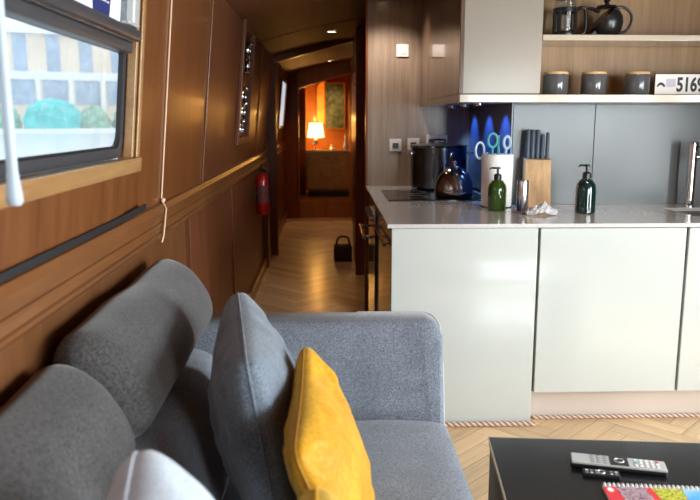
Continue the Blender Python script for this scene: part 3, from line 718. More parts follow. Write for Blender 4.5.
# white utensil pot
ux, uy = .853, 3.80
ux, uy = .862, 3.745
t = thing('utensil_pot', 'tall white pot holding utensils beside the kettle', 'pot', (ux, uy, T))
bm = NB(); lathe(bm, [(0, T+.001), (.072, T+.001), (.076, T+.006), (.080, T+.262), (.0785, T+.266), (.076, T+.262), (.073, T+.012), (0, T+.010)], ux, uy, 40); obj('vessel', bm, M_paper, t, smooth=True)
bm = NB(); lathe(bm, [(0, T+.0003), (.080, T+.0003), (.080, T+.004), (0, T+.005)], ux, uy, 32); obj('foot_ring', bm, M_dsteel, t, smooth=True)
def loop_handle(bm, cx, cy, cz, rx, rz, r, tilt=0):
    pts = [Vector((cx+rx*math.cos(a)*math.cos(tilt), cy+rx*math.cos(a)*math.sin(tilt), cz+rz*math.sin(a))) for a in [2*PI*i/24 for i in range(24)]]
    tube(bm, pts, r, 8, closed=True)
def utensil(name, label, cat, parts, mat):
    t = thing(name, label, cat, (ux, uy, T+.02), None)
    for nm, f, m_ in parts:
        bm = NB(); f(bm); obj(nm, bm, m_, t, smooth=True)
utensil('kitchen_scissors', 'scissors with pale ring handles leaning left out of the white pot', 'scissors',
        [('handle', lambda b: loop_handle(b, ux-.092, uy, T+.285, .024, .040, .006, .3), M_pale), ('blade', lambda b: tube(b, [(ux-.075, uy, T+.262), (ux-.055, uy, T+.275), (ux-.03, uy, T+.06)], .005, 8), M_steel)], M_pale)
utensil('serving_spoon', 'turquoise handled utensil standing in the white pot, left of the pale one', 'utensil',
        [('handle', lambda b: (loop_handle(b, ux-.028, uy, T+.335, .024, .034, .007, .1), tube(b, [(ux-.03, uy, T+.05), (ux-.028, uy, T+.305)], .006, 8)), M_turq)], M_turq)
utensil('whisk', 'turquoise loop utensil in the white pot, standing upright in the middle', 'utensil',
        [('handle', lambda b: (tube(b, [(ux+.01, uy+.02, T+.05), (ux+.006, uy+.02, T+.36)], .008, 8)), M_turq)], M_turq)
utensil('pastry_brush', 'pale blue handled utensil leaning right out of the white pot', 'utensil',
        [('handle', lambda b: (loop_handle(b, ux+.045, uy, T+.325, .018, .030, .008, .2), tube(b, [(ux+.02, uy, T+.05), (ux+.042, uy, T+.30)], .008, 8)), M_pale)], M_pale)
# kettle
kx, ky, H0 = .715, 4.16, .921
t = thing('stovetop_kettle', 'rounded steel stovetop kettle with a black handle, on the hob', 'kettle', (kx, ky, H0))
bm = NB(); lathe(bm, [(0, H0+.0005), (.098, H0+.0005), (.106, H0+.010), (.107, H0+.045), (.100, H0+.090), (.082, H0+.128), (.055, H0+.155), (.030, H0+.166), (0, H0+.168)], kx, ky, 40); obj('vessel', bm, M_kettle, t, smooth=True)
bm = NB(); lathe(bm, [(0, H0+.164), (.028, H0+.166), (.024, H0+.174), (.008, H0+.178), (.008, H0+.186), (.015, H0+.192), (.013, H0+.203), (0, H0+.206)], kx, ky, 20); obj('lid', bm, M_steel, t, smooth=True)
bm = NB(); tube(bm, smooth_path([(kx-.02, ky-.055, H0+.150), (kx-.03, ky-.050, H0+.205), (kx-.015, ky, H0+.245), (kx+.0, ky+.045, H0+.225), (kx+.005, ky+.06, H0+.148)]), .011, 10, flat=.8); obj('handle', bm, M_black, t, smooth=True)
bm = NB(); tube(bm, smooth_path([(kx+.02, ky+.075, H0+.09), (kx+.03, ky+.105, H0+.12), (kx+.032, ky+.123, H0+.150)]), [.022]*6+[.018]*5+[.013]*2, 14); obj('spout', bm, M_kettle, t, smooth=True)
# stock pot
px, py = .705, 4.70
t = thing('stock_pot', 'large dark steel stock pot with side handles, behind the kettle', 'pot', (px, py, H0))
R = .176
bm = NB(); lathe(bm, [(0, H0+.0005), (R-.01, H0+.0005), (R, H0+.012), (R, H0+.262), (R+.006, H0+.268), (R+.004, H0+.272), (R-.006, H0+.270), (R-.008, H0+.02), (0, H0+.015)], px, py, 48); obj('vessel', bm, M_dsteel, t, smooth=True)
bm = NB(); lathe(bm, [(0, H0+.288), (.06, H0+.287), (R-.01, H0+.276), (R+.004, H0+.273), (R-.01, H0+.272), (0, H0+.283)], px, py, 48); obj('lid', bm, M_steel, t, smooth=True)
bm = NB(); tube(bm, smooth_path([(px-.04, py, H0+.285), (px-.035, py, H0+.305), (px+.035, py, H0+.305), (px+.04, py, H0+.285)]), .006, 8); obj('lid_handle', bm, M_black, t, smooth=True)
for s in (-1, 1):
    bm = NB(); tube(bm, smooth_path([(px+s*(R-.002), py-.05, H0+.225), (px+s*(R+.035), py-.045, H0+.228), (px+s*(R+.035), py+.045, H0+.228), (px+s*(R-.002), py+.05, H0+.225)]), .006, 8)
    for q in (-.05, .05): lathe(bm, [(0, -.009), (.012, -.006), (.012, .006), (0, .009)], 0, 0, 10, Matrix.Translation((px+s*(R+.002), py+q, H0+.225)))
    obj('handle', bm, M_steel, t, smooth=True)

# ------------------------------------------------------------------ things on the shelves
SH0, SH1 = 1.468, 1.739
def mug(x, label):
    t = thing('storage_jar', label, 'jar', (x, 3.64, SH0), 'slate grey jars on the lower shelf')
    bm = NB(); lathe(bm, [(0, SH0+.0005), (.056, SH0+.0005), (.060, SH0+.006), (.060, SH0+.095), (.058, SH0+.098), (0, SH0+.098)], x, 3.64, 36); obj('body', bm, M_mug, t, smooth=True)
    bm = NB(); lathe(bm, [(0, SH0+.0985), (.056, SH0+.0985), (.058, SH0+.101), (.058, SH0+.109), (.055, SH0+.111), (0, SH0+.111)], x, 3.64, 36); obj('lid', bm, W_lid, t, smooth=True)
    return t
m0 = mug(1.108, 'slate grey jar with oak lid on the lower shelf, next to the wall cabinet')
dup(m0, (.186, 0, 0), 'slate grey jar with oak lid on the lower shelf, middle of three')
dup(m0, (.400, 0, 0), 'slate grey jar with oak lid on the lower shelf, beside the number plate')
# number plate
t = thing('number_plate', 'white number plate reading 5169 leaning on the lower shelf', 'number plate', (1.76, 3.63, SH0))
px0, px1 = 1.583, 1.99
bm = NB(); box(bm, px0, px1, 3.618, 3.624, SH0+.0005, SH0+.105, .002); obj('rim', bm, M_ink, t)
bm = NB(); box(bm, px0+.004, px1-.004, 3.6165, 3.6178, SH0+.005, SH0+.100, .0005); obj('face', bm, M_plate, t)
obj('numerals', text_bm('5169', .092, Matrix.Translation((px0+.108, 3.6162, SH0+.020)) @ FRONT, .0004, .74, .0032), M_ink, t)
bm = NB(); box(bm, px0+.058, px0+.104, 3.6158, 3.6164, SH0+.040, SH0+.078); obj('printed_band', bm, M_lav, t)
bm = NB()
pts = [(.012, .040), (.016, .052), (.026, .061), (.038, .061), (.050, .052), (.054, .040), (.044, .040), (.040, .047), (.028, .049), (.022, .044), (.020, .040)]
prism(bm, [Vector((px0+a, 3.6157, SH0+b)) for a, b in pts], [Vector((px0+a, 3.6164, SH0+b)) for a, b in pts]); obj('emblem', bm, M_ink, t)
# cafetiere
cx, cy, Z = 1.145, 3.66, SH1
t = thing('cafetiere', 'black framed glass cafetiere on the upper shelf, next to the wall cabinet', 'cafetiere', (cx, cy, Z))
bm = NB(); lathe(bm, [(.050, Z+.012), (.050, Z+.175), (.052, Z+.178), (.0485, Z+.175), (.0485, Z+.014)], cx, cy, 32); bmesh.ops.delete(bm, geom=[f for f in bm.faces if len(f.verts) > 4], context='FACES'); obj('beaker', bm, M_clear, t, smooth=True)
bm = NB(); lathe(bm, [(0, Z+.0005), (.058, Z+.0005), (.060, Z+.004), (.058, Z+.024), (.052, Z+.028), (.052, Z+.012), (0, Z+.010)], cx, cy, 32)
lathe(bm, [(.0515, Z+.115), (.057, Z+.117), (.057, Z+.137), (.0515, Z+.139)], cx, cy, 32)
for k in range(4):
    a = PI/4+k*PI/2; sx, sy = cx+.054*math.cos(a), cy+.054*math.sin(a)
    tube(bm, [(sx, sy, Z+.01), (sx, sy, Z+.13)], .0095, 8)
for f in [f for f in bm.faces if len(f.verts) > 20 and abs(f.calc_center_median().z-(Z+.127)) < .015]: bm.faces.remove(f)
obj('frame', bm, M_black, t, smooth=True)
bm = NB(); tube(bm, smooth_path([(cx+.054, cy-.01, Z+.130), (cx+.072, cy-.02, Z+.138), (cx+.092, cy-.02, Z+.125), (cx+.094, cy-.02, Z+.04), (cx+.078, cy-.02, Z+.016), (cx+.055, cy-.01, Z+.015)]), .0085, 10); obj('handle', bm, M_black, t, smooth=True)
bm = NB(); lathe(bm, [(0, Z+.179), (.053, Z+.179), (.050, Z+.19), (.02, Z+.198), (0, Z+.198)], cx, cy, 28); obj('lid', bm, M_black, t, smooth=True)
bm = NB(); lathe(bm, [(0, Z+.03), (.046, Z+.03), (.046, Z+.040), (.004, Z+.044), (.004, Z+.24), (.012, Z+.245), (0, Z+.26)], cx, cy, 24); obj('plunger', bm, M_chrome, t, smooth=True)
# teapot
cx, cy = 1.345, 3.66
t = thing('teapot', 'round black teapot with a tilted glass front on the upper shelf, beside the cafetiere', 'teapot', (cx, cy, Z))
prof = [(0, Z+.0005), (.050, Z+.0005), (.056, Z+.006), (.072, Z+.035), (.080, Z+.070), (.076, Z+.102), (.060, Z+.128), (.040, Z+.138), (0, Z+.139)]
bm = NB(); lathe(bm, prof, cx, cy, 40)
# cut the upper-left wedge for the glass part
pl_co = Vector((cx-.03, cy, Z+.085)); pl_no = Vector((-.72, 0, .69))
g = bmesh.ops.bisect_plane(bm, geom=bm.verts[:]+bm.edges[:]+bm.faces[:], plane_co=pl_co, plane_no=pl_no, clear_outer=True)
bmesh.ops.holes_fill(bm, edges=[e for e in bm.edges if e.is_boundary])
wp = [(cx-.088, Z+.001), (cx, Z+.001), (cx+.01, Z+.095), (cx-.018, Z+.088)]; prism(bm, [Vector((x, cy-.032, z)) for x, z in wp], [Vector((x, cy+.032, z)) for x, z in wp])
obj('body', bm, M_black, t, smooth=True)
bm = NB(); lathe(bm, prof, cx, cy, 40)
bmesh.ops.bisect_plane(bm, geom=bm.verts[:]+bm.edges[:]+bm.faces[:], plane_co=pl_co+pl_no*.0005, plane_no=-pl_no, clear_outer=True)
obj('glass_front', bm, M_clear, t, smooth=True)
bm = NB(); lathe(bm, [(0, Z+.1395), (.050, Z+.1395), (.046, Z+.150), (.012, Z+.156), (.009, Z+.165), (.016, Z+.172), (.013, Z+.184), (0, Z+.187)], cx, cy, 28); obj('lid', bm, M_black, t, smooth=True)
bm = NB(); tube(bm, smooth_path([(cx-.035, cy, Z+.125), (cx-.065, cy, Z+.135), (cx-.092, cy, Z+.140)]), [.016]*5+[.012]*4+[.009]*4, 12, flat=.7); obj('spout', bm, M_black, t, smooth=True)
bm = NB(); tube(bm, smooth_path([(cx+.03, cy, Z+.138), (cx+.08, cy, Z+.145), (cx+.118, cy, Z+.115), (cx+.122, cy, Z+.075), (cx+.100, cy, Z+.035), (cx+.064, cy, Z+.024)]), .0065, 10); obj('handle', bm, M_black, t, smooth=True)

# ------------------------------------------------------------------ sofa
def softloft(bm, prof, y0, y1, r, sub=5, nend=6, nmid=14, wob=0.0, seed=0):
    P = smooth_path([(x, 0, z) for x, z in prof], sub, closed=True)
    c = sum(P, Vector())/len(P)
    st = []
    for i in range(nend+1):
        a = PI/2*i/nend; st.append((y0+r*(1-math.sin(a)), r*(1-math.cos(PI/2-a)) if False else r*(1-math.sin(math.acos(min(1, max(0, 1-math.sin(a)))))) ))
    # quarter-round ends
    st = [(y0+r*(1-math.cos(PI/2*i/nend)), r*(1-math.sin(PI/2*i/nend))) for i in range(nend+1)]
    mid = [(y0+r+(y1-y0-2*r)*i/nmid, 0) for i in range(1, nmid)]
    en = [(y1-r*(1-math.cos(PI/2*i/nend)), r*(1-math.sin(PI/2*i/nend))) for i in range(nend, -1, -1)]
    rings = []
    n = len(P)
    nrm = []
    for i in range(n):
        tn = (P[(i+1) % n]-P[i-1]).normalized(); q = Vector((tn.z, 0, -tn.x))
        if q.dot(c-P[i]) < 0: q = -q
        nrm.append(q)
    for y, ins in st+mid+en:
        row = []
        for p, q in zip(P, nrm):
            w_ = wob*noise.noise(Vector((p.x*6+seed, y*4, p.z*6)))
            row.append(bm.verts.new(p+q*(ins-w_)+Vector((0, y, 0))))
        rings.append(row)
    for a, b in zip(rings, rings[1:]):
        for k in range(n): bm.faces.new((a[k], a[(k+1) % n], b[(k+1) % n], b[k]))
    bm.faces.new(rings[0][::-1]); bm.faces.new(rings[-1])
sofa = thing('sofa', 'grey fabric sofa along the left wall with padded back rolls and a flat end arm', 'sofa', (-.05, 1.2, 0))
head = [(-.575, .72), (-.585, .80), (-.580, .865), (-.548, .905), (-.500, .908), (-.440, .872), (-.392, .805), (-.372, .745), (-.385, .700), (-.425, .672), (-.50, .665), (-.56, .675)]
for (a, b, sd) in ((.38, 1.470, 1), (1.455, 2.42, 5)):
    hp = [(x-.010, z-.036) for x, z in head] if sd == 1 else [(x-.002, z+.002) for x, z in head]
    bm = NB(); softloft(bm, hp, a, b, .075, wob=.010, seed=sd); h = obj('head_roll', bm, M_sofa_shade, sofa, smooth=True, angle=75)
    P = smooth_path([(x, 0, z) for x, z in hp], 5, closed=True)
    for y in (b-.020,):
        bm = NB(); c = sum(P, Vector())/len(P); tube(bm, [p+(c-p).normalized()*.040+Vector((0, y, 0)) for p in P], .0032, 6, closed=True); obj('piping', bm, M_seam, h, smooth=True)
low = [(-.56, .40), (-.565, .60), (-.54, .668), (-.44, .672), (-.365, .655), (-.322, .60), (-.290, .50), (-.265, .44), (-.28, .40), (-.42, .39)]
for (a, b, sd) in ((.38, 1.30, 2), (1.305, 2.20, 6)):
    bm = NB(); softloft(bm, low, a, b, .03, wob=.008, seed=sd); obj('back_cushion', bm, M_sofa, sofa, smooth=True, angle=75)
seat = [(-.55, .20), (-.55, .36), (-.40, .415), (-.10, .425), (.20, .424), (.34, .415), (.374, .385), (.386, .31), (.376, .22), (.30, .195), (0, .19), (-.4, .19)]
for (a, b, sd) in ((.30, 1.24, 3), (1.245, 2.195, 8)):
    bm = NB(); softloft(bm, seat, a, b, .02, wob=.006, seed=sd); obj('seat_cushion', bm, M_sofa, sofa, smooth=True, angle=75)
bm = NB(); box(bm, -.56, .33, .30, 2.22, .07, .20, .015, 3); obj('base', bm, M_sofa, sofa, smooth=True)
# arm: a padded slab leaning slightly away, rounded upper corner
def arm(bm, y_lo, y_hi, thick, x0, x1, zt, rc):
    pts = [(x0, .09), (x1, .09)]+[(x1-rc+rc*math.cos(a), zt-rc+rc*math.sin(a)) for a in [PI/2*i/8 for i in range(9)]]+[(x0+.03, zt+.004), (x0, zt-.02)]
    lv = []
    def yy(z): return y_lo+(y_hi-y_lo)*max(0, (z-.42))/(.30)
    e = .016
    c = Vector(((x0+x1)/2, 0, .4))
    for d, ins in ((0, e), (e*.3, e*.3), (e, 0), (thick-e, 0), (thick-e*.3, e*.3), (thick, e)):
        row = []
        for x, z in pts:
            dx = -ins if x > c.x else ins; dz = -ins if z > c.z else ins
            row.append(bm.verts.new((x+dx, yy(z+dz)+d, z+dz)))
        lv.append(row)
    n = len(pts)
    for a, b in zip(lv, lv[1:]):
        for k in range(n): bm.faces.new((a[k], a[(k+1) % n], b[(k+1) % n], b[k]))
    # fill faces with a grid so that the lean stays smooth
    bm.faces.new(lv[0][::-1]); bm.faces.new(lv[-1])
bm = NB(); arm(bm, 2.205, 2.40, .13, -.58, .380, .690, .055); bmesh.ops.triangulate(bm, faces=[f for f in bm.faces if len(f.verts) > 4]); ar = obj('armrest', bm, M_sofa, sofa, smooth=True, angle=50)
bm = NB()
rc = .055
pp = [(.385, .30)]+[(.385, .5), (.385, .58)]+[(.385-rc+rc*math.cos(a), .690-rc+rc*math.sin(a)) for a in [PI/2*i/8 for i in range(9)]]+[(.1, .690)]
tube(bm, [(x+.002, 2.205+(.195)*max(0, z-.42)/.30+.118, z) for x, z in pp], .0035, 6); obj('piping', bm, M_pipe, ar, smooth=True)
for x in (-.5, .27):
    for y in (.36, 2.12):
        bm = NB(); lathe(bm, [(0, 0), (.018, 0), (.026, .069), (0, .069)], x, y, 16); obj('leg', bm, M_black, sofa, smooth=True)

# ------------------------------------------------------------------ cushions
def pillow(name, label, mat, c, u, v, su, sv, th, seed=0, wr=.012, pipe=None, dent=.0, puff=.42, cat='cushion', sag=0):
    c, u, v = Vector(c), Vector(u).normalized(), Vector(v).normalized(); w = u.cross(v).normalized(); v = w.cross(u).normalized()
    N = 44; bm = NB(); rows = {}
    def pos(a, b, s):
        ea = a*(1-.10*(1-b*b)*0-.0)  # outline
        pin = .075
        x = a*(1-pin*(1-b*b)) if False else a*(1-pin*(1-b*b)*abs(a))
        y = b*(1-pin*(1-a*a)*abs(b))
        t_ = max(0, (1-a**4)*(1-b**4))**puff*(.55+.45*math.cos(a*PI/2)*math.cos(b*PI/2))
        edge = max(0, (1-a*a)*(1-b*b))
        n1 = noise.noise(Vector((a*1.6+seed, b*1.6, s*3+seed))); n2 = noise.noise(Vector((a*4.5+seed, b*4.5-seed, s*5)))
        # tension folds that run in from the corners
        f = 0
        for qa, qb in ((1, 1), (1, -1), (-1, 1), (-1, -1)):
            da, db = qa-a, qb-b; r_ = math.hypot(da, db); an = math.atan2(db*qb, da*qa)
            f += math.cos(an*14+seed)*math.exp(-r_*r_/.30)*min(1, r_*3)
        h = s*(th/2*t_) + (wr*(n1*.9+n2*.8)+wr*.45*f)*min(1, edge*4)*(1 if s > 0 else -1)
        cr = 1-.085*(a*a*b*b)**4; x *= cr; y *= cr
        p = c+u*(x*su/2)+v*(y*sv/2)+w*h
        if dent: 
            d2 = (a-.0)**2+(b-1)**2*1.0
            p += v*(-dent*math.exp(-d2/.25))
        p += w*(sag*(a*a+b*b-1)*.5)
        return p
    for s in (1, -1):
        for i in range(N+1):
            for j in range(N+1):
                a, b = -1+2*i/N, -1+2*j/N
                a, b = math.sin(a*PI/2*.96)/math.sin(PI/2*.96), math.sin(b*PI/2*.96)/math.sin(PI/2*.96)
                if (i in (0, N) or j in (0, N)) and s == -1: rows[(s, i, j)] = rows[(1, i, j)]; continue
                rows[(s, i, j)] = bm.verts.new(pos(a, b, s))
        for i in range(N):
            for j in range(N):
                q = [rows[(s, i, j)], rows[(s, i+1, j)], rows[(s, i+1, j+1)], rows[(s, i, j+1)]]
                bm.faces.new(q if s > 0 else q[::-1])
    edge = [rows[(1, i, 0)].co.copy() for i in range(N)]+[rows[(1, N, j)].co.copy() for j in range(N)]+[rows[(1, N-i, N)].co.copy() for i in range(N)]+[rows[(1, 0, N-j)].co.copy() for j in range(N)]
    lo = min((p.co.z for p in bm.verts))
    o = tag(obj(name, bm, mat, smooth=True, angle=80), label, cat)
    b2 = NB(); tube(b2, edge, .0032, 6, closed=True); obj('piping', b2, pipe or mat, o, smooth=True)
    return o
pillow('cushion', 'blue-grey cushion standing on edge against the sofa back, far one', M_cush, (-.174, 1.735, .654), (-.15, 1, .05), (-.16, 0, 1), .58, .47, .225, seed=2.3, wr=.012, puff=.36)
pillow('cushion', 'bright mustard velvet cushion standing beside the blue-grey cushion', M_yel, (.004, 1.51, .612), (.01, 1, .13), (-.36, 0, 1), .50, .39, .15, seed=6.1, wr=.012, puff=.38, pipe=M_yseam_shade)
pillow('cushion', 'ochre cushion of which only a top corner shows, at the lower photo edge', M_yel2, (.0, .86, .583), (-.02, 1, .10), (-.08, 0, 1), .46, .42, .24, seed=9.2, wr=.008, pipe=M_yel)
pillow('cushion', 'pale grey-white cushion whose corner shows at the lower left', M_light, (-.168, .80, .696), (-.12, 1, .06), (-.42, 0, 1), .44, .43, .26, seed=4.4, wr=.006)

# ------------------------------------------------------------------ coffee table
t = thing('coffee_table', 'low black lacquered coffee table at the lower right', 'table', (.95, 1.75, 0))
ang = math.radians(-5.6); TM = Matrix.Translation((.477, 2.062, 0)) @ Matrix.Rotation(ang, 4, 'Z')
bm = NB(); box(bm, 0, 1.05, -.60, 0, .395, .42, .0035, 2, M=TM); obj('tabletop', bm, M_table, t)
bm = NB(); lp = lambda g, z: [TM @ Vector(p+(z,)) for p in ((-g, -.60-g), (1.05+g, -.60-g), (1.05+g, g), (-g, g))]
ringprism(bm, lp(.002, .4130), lp(-.0005, .4130), lp(.002, .4195), lp(-.0005, .4195)); obj('edging', bm, M_tedge, t)
for x in (.004, 1.021):
    bm = NB(); box(bm, x, x+.025, -.598, -.002, .0, .394, .002, 2, M=TM); obj('side_panel', bm, M_rubber, t)
bm = NB(); box(bm, .030, 1.02, -.57, -.03, .12, .14, M=TM); obj('lower_shelf', bm, M_table, t)
# remotes
def local(cx, cy, a, z): return Matrix.Translation((cx, cy, z)) @ Matrix.Rotation(a, 4, 'Z')
def remote_big():
    t = thing('remote_control', 'long silver remote control with coloured buttons on the black table', 'remote control', (.79, 1.885, .42))
    A = local(.783, 1.852, math.radians(-14.5), .4300) @ Matrix.Rotation(math.radians(0.5), 4, 'Y')
    L_, W_ = .244, .056
    bm = NB(); box(bm, -L_/2, L_/2, -W_/2+.002, W_/2-.002, -.0075, .004, .003, 2, M=A); obj('underside', bm, M_black, t)
    bm = NB(); box(bm, -L_/2, L_/2, -W_/2, W_/2, .003, .010, .002, 2, M=A); obj('top_face', bm, M_remote, t)
    bm = NB(); box(bm, -.022, .026, -W_/2+.001, W_/2-.001, .0098, .0112, .0005, 1, M=A); obj('dark_centre', bm, M_black, t)
    bm = NB(); tube(bm, [A @ Vector((.002+.015*math.cos(a)*.8, .012*math.sin(a), .0118)) for a in [2*PI*i/24 for i in range(24)]], .0016, 6, closed=True); obj('menu_ring', bm, M_remote, t, smooth=True)
    for i in range(3):
        for j in range(4):
            bm = NB(); x = -.072+i*.017; y = -.020+j*.0133; box(bm, x, x+.011, y-.003, y+.003, .0100, .0118, .0008, 1, M=A); obj('button', bm, M_btn, t)
    for i in range(5):
        for j in range(3):
            x = .040+i*.014; y = -.016+j*.016
            m_ = M_btnr if (i == 4 and j == 2) else (M_btnb if i == 0 and j == 1 else M_white)
            bm = NB(); box(bm, x, x+.009, y-.004, y+.004, .0100, .0120, .0012, 1, M=A); obj('button', bm, m_, t)
remote_big()
t = thing('remote_control', 'small black remote control on the table in front of the silver one', 'remote control', (.72, 1.83, .42))
A = local(.722, 1.810, math.radians(-13), .426)
bm = NB(); box(bm, -.047, .047, -.017, .017, -.0055, .004, .002, 2, M=A); obj('casing', bm, M_black, t)
bm = NB(); tube(bm, [A @ Vector((.0+.009*math.cos(a), .009*math.sin(a), .0048)) for a in [2*PI*i/16 for i in range(16)]], .0015, 6, closed=True); obj('menu_ring', bm, M_remote, t, smooth=True)
for i in range(7):
    for j in range(2):
        x = -.040+i*.0125
        if abs(x) < .012: continue
        bm = NB(); box(bm, x, x+.007, -.009+j*.013, -.005+j*.013, .004, .0052, M=A); obj('button', bm, M_white if (i+j) % 2 else M_btn, t)
# spiral-bound magazine
t = thing('spiral_booklet', 'spiral-bound booklet with a red edge and colour photo cover on the table', 'booklet', (.88, 1.66, .42))
A = local(.700, 1.745, math.radians(-6.5), .4205)
bm = NB(); box(bm, 0, .30, -.21, 0, 0, .006, .0006, 1, M=A); obj('pages', bm, M_white, t)
bm = NB(); box(bm, .0005, .2995, -.2095, -.004, .0061, .0068, M=A); cov = obj('cover', bm, M_coverred, t)
def patch(name, pts, mat, z=.0072):
    bm = NB(); prism(bm, [A @ Vector((x, y, .0069)) for x, y in pts], [A @ Vector((x, y, z)) for x, y in pts]); return obj(name, bm, mat, cov)
def picmat(name, stops, sc):
    m, nt, b = nmat(name); L = nt.links.new
    tc = nt.nodes.new('ShaderNodeTexCoord'); n = nt.nodes.new('ShaderNodeTexNoise'); n.inputs['Scale'].default_value = sc; n.inputs['Detail'].default_value = 5
    L(tc.outputs['Object'], n.inputs['Vector']); r = nt.nodes.new('ShaderNodeValToRGB'); L(n.outputs['Fac'], r.inputs['Fac']); L(r.outputs['Color'], b.inputs['Base Color'])
    e = r.color_ramp.elements
    e[0].position = stops[0][0]; e[0].color = stops[0][1]+(1,); e[1].position = stops[-1][0]; e[1].color = stops[-1][1]+(1,)
    for p, c_ in stops[1:-1]: q = e.new(p); q.color = c_+(1,)
    b.inputs['Roughness'].default_value = .35
    return m
P1 = picmat('street_photo_print', [(.3, (.05, .02, .08)), (.42, (.30, .12, .20)), (.5, (.55, .42, .42)), (.6, (.10, .08, .12)), (.7, (.6, .5, .5))], 90)
P2 = picmat('foliage_photo_print', [(.32, (.06, .10, .01)), (.5, (.42, .45, .03)), (.62, (.75, .65, .10)), (.7, (.2, .3, .05))], 120)
P3 = picmat('sky_photo_print', [(.35, (.06, .32, .75)), (.55, (.20, .50, .85)), (.7, (.65, .80, .95))], 16)
patch('photo_street', [(.032, -.006), (.105, -.006), (.125, -.209), (.05, -.209)], P1)
patch('photo_foliage', [(.120, -.006), (.196, -.006), (.18, -.209), (.150, -.209)], P2)
patch('photo_sky', [(.197, -.006), (.299, -.006), (.299, -.209), (.182, -.209)], P3)
patch('emblem_oval', [(.012+.008*math.cos(a)+.004, -.022+.011*math.sin(a)) for a in [2*PI*i/14 for i in range(14)]], M_white)
bm = NB()
for i in range(26):
    x = .006+i*.0114
    pts = [A @ Vector((x+.0016*math.sin(a*.5), .001+.0060*math.cos(a), .0058+.0060*math.sin(a))) for a in [2*PI*k/10 for k in range(10)]]
    tube(bm, pts, .0022, 6, closed=True)
[setattr(v.co, 'z', max(v.co.z, .4206)) for v in bm.verts]
obj('wire_binding', bm, M_white, t, smooth=True)

# ------------------------------------------------------------------ rest of the saloon: back and right walls with their windows
bm = NB()
for a in ((-.75, 1.6, 0, 2.2), (2.44, 2.6, 0, 2.2), (1.6, 2.44, 1.98, 2.2), (1.6, 2.44, 0, .35)): box(bm, a[0], a[1], -1.76, -1.70, a[2], a[3])
struct('wall_back', bm, W_lower)
bm = NB(); 
for x0, x1 in ((1.6, 1.64), (2.0, 2.04), (2.40, 2.44)): box(bm, x0, x1, -1.745, -1.705, .35, 1.98)
for z0_, z1_ in ((.35, .39), (1.94, 1.98)): box(bm, 1.64, 2.0, -1.745, -1.705, z0_, z1_); box(bm, 2.04, 2.40, -1.745, -1.705, z0_, z1_)
w3 = struct('window_3', bm, W_sill); bm = NB(); box(bm, 1.64, 2.0, -1.73, -1.727, .39, 1.94); box(bm, 2.04, 2.40, -1.73, -1.727, .39, 1.94); obj('pane', bm, M_clear, w3)
RW = [(-1.0, .0), (.3, 1.25)]
bm = NB(); box(bm, 2.5, 2.56, -1.76, 1.54, 0, 1.10); box(bm, 2.5, 2.56, 2.22, 4.97, 0, 1.10); box(bm, 2.5, 2.56, -1.76, 1.54, 1.80, 2.2); box(bm, 2.5, 2.56, 2.22, 4.97, 1.80, 2.2); box(bm, 2.5, 2.56, 1.54, 2.22, 1.92, 2.2)
for a, b in ((-1.76, -1.0), (.0, .3), (1.25, 1.54), (2.22, 4.97)): box(bm, 2.5, 2.56, a, b, 1.10, 1.80)
struct('wall_right', bm, W_lower)
for k, (a, b) in enumerate(RW):
    bm = NB(); box(bm, 2.505, 2.545, a, a+.03, 1.10, 1.80); box(bm, 2.505, 2.545, b-.03, b, 1.10, 1.80); box(bm, 2.505, 2.545, a+.03, b-.03, 1.10, 1.13); box(bm, 2.505, 2.545, a+.03, b-.03, 1.77, 1.80)
    w = struct('window_%d' % (k+4), bm, M_alu); bm = NB(); box(bm, 2.52, 2.523, a+.03, b-.03, 1.13, 1.77); obj('pane', bm, M_clear, w)

bm = NB(); box(bm, 2.505, 2.55, 1.54, 1.58, 0, 1.92); box(bm, 2.505, 2.55, 2.18, 2.22, 0, 1.92); box(bm, 2.505, 2.55, 1.58, 2.18, 1.88, 1.92); box(bm, 2.505, 2.55, 1.58, 2.18, 0, .06)
w = struct('added_side_door', bm, W_sill); bm = NB(); box(bm, 2.52, 2.523, 1.58, 2.18, .06, 1.88); obj('pane', bm, M_clear, w)  # unseen glazed door, invented to let light onto the floor

# ------------------------------------------------------------------ outside
FM0 = Matrix.Translation((-62*math.sin(math.radians(19.6)), 62*math.cos(math.radians(19.6)), 0)) @ Matrix.Rotation(math.radians(23.6), 4, 'Z')
def ground(bm, x0, x1, y0, y1, z): 
    bm.faces.new([bm.verts.new(p) for p in ((x0, y0, z), (x1, y0, z), (x1, y1, z), (x0, y1, z))])
bm = NB(); box(bm, -18, 14, -6.2, 0, .30, .75, M=FM0); struct('ground_bank', bm, M_stonew)
bm = NB(); ground(bm, -90, -1.1, -40, 110, .45); ground(bm, 3.0, 60, -40, 110, .45); ground(bm, -1.1, 3.0, -40, -2.2, .45)
wt = struct('ground_water', bm, M_water, origin=(0, 0, .45))
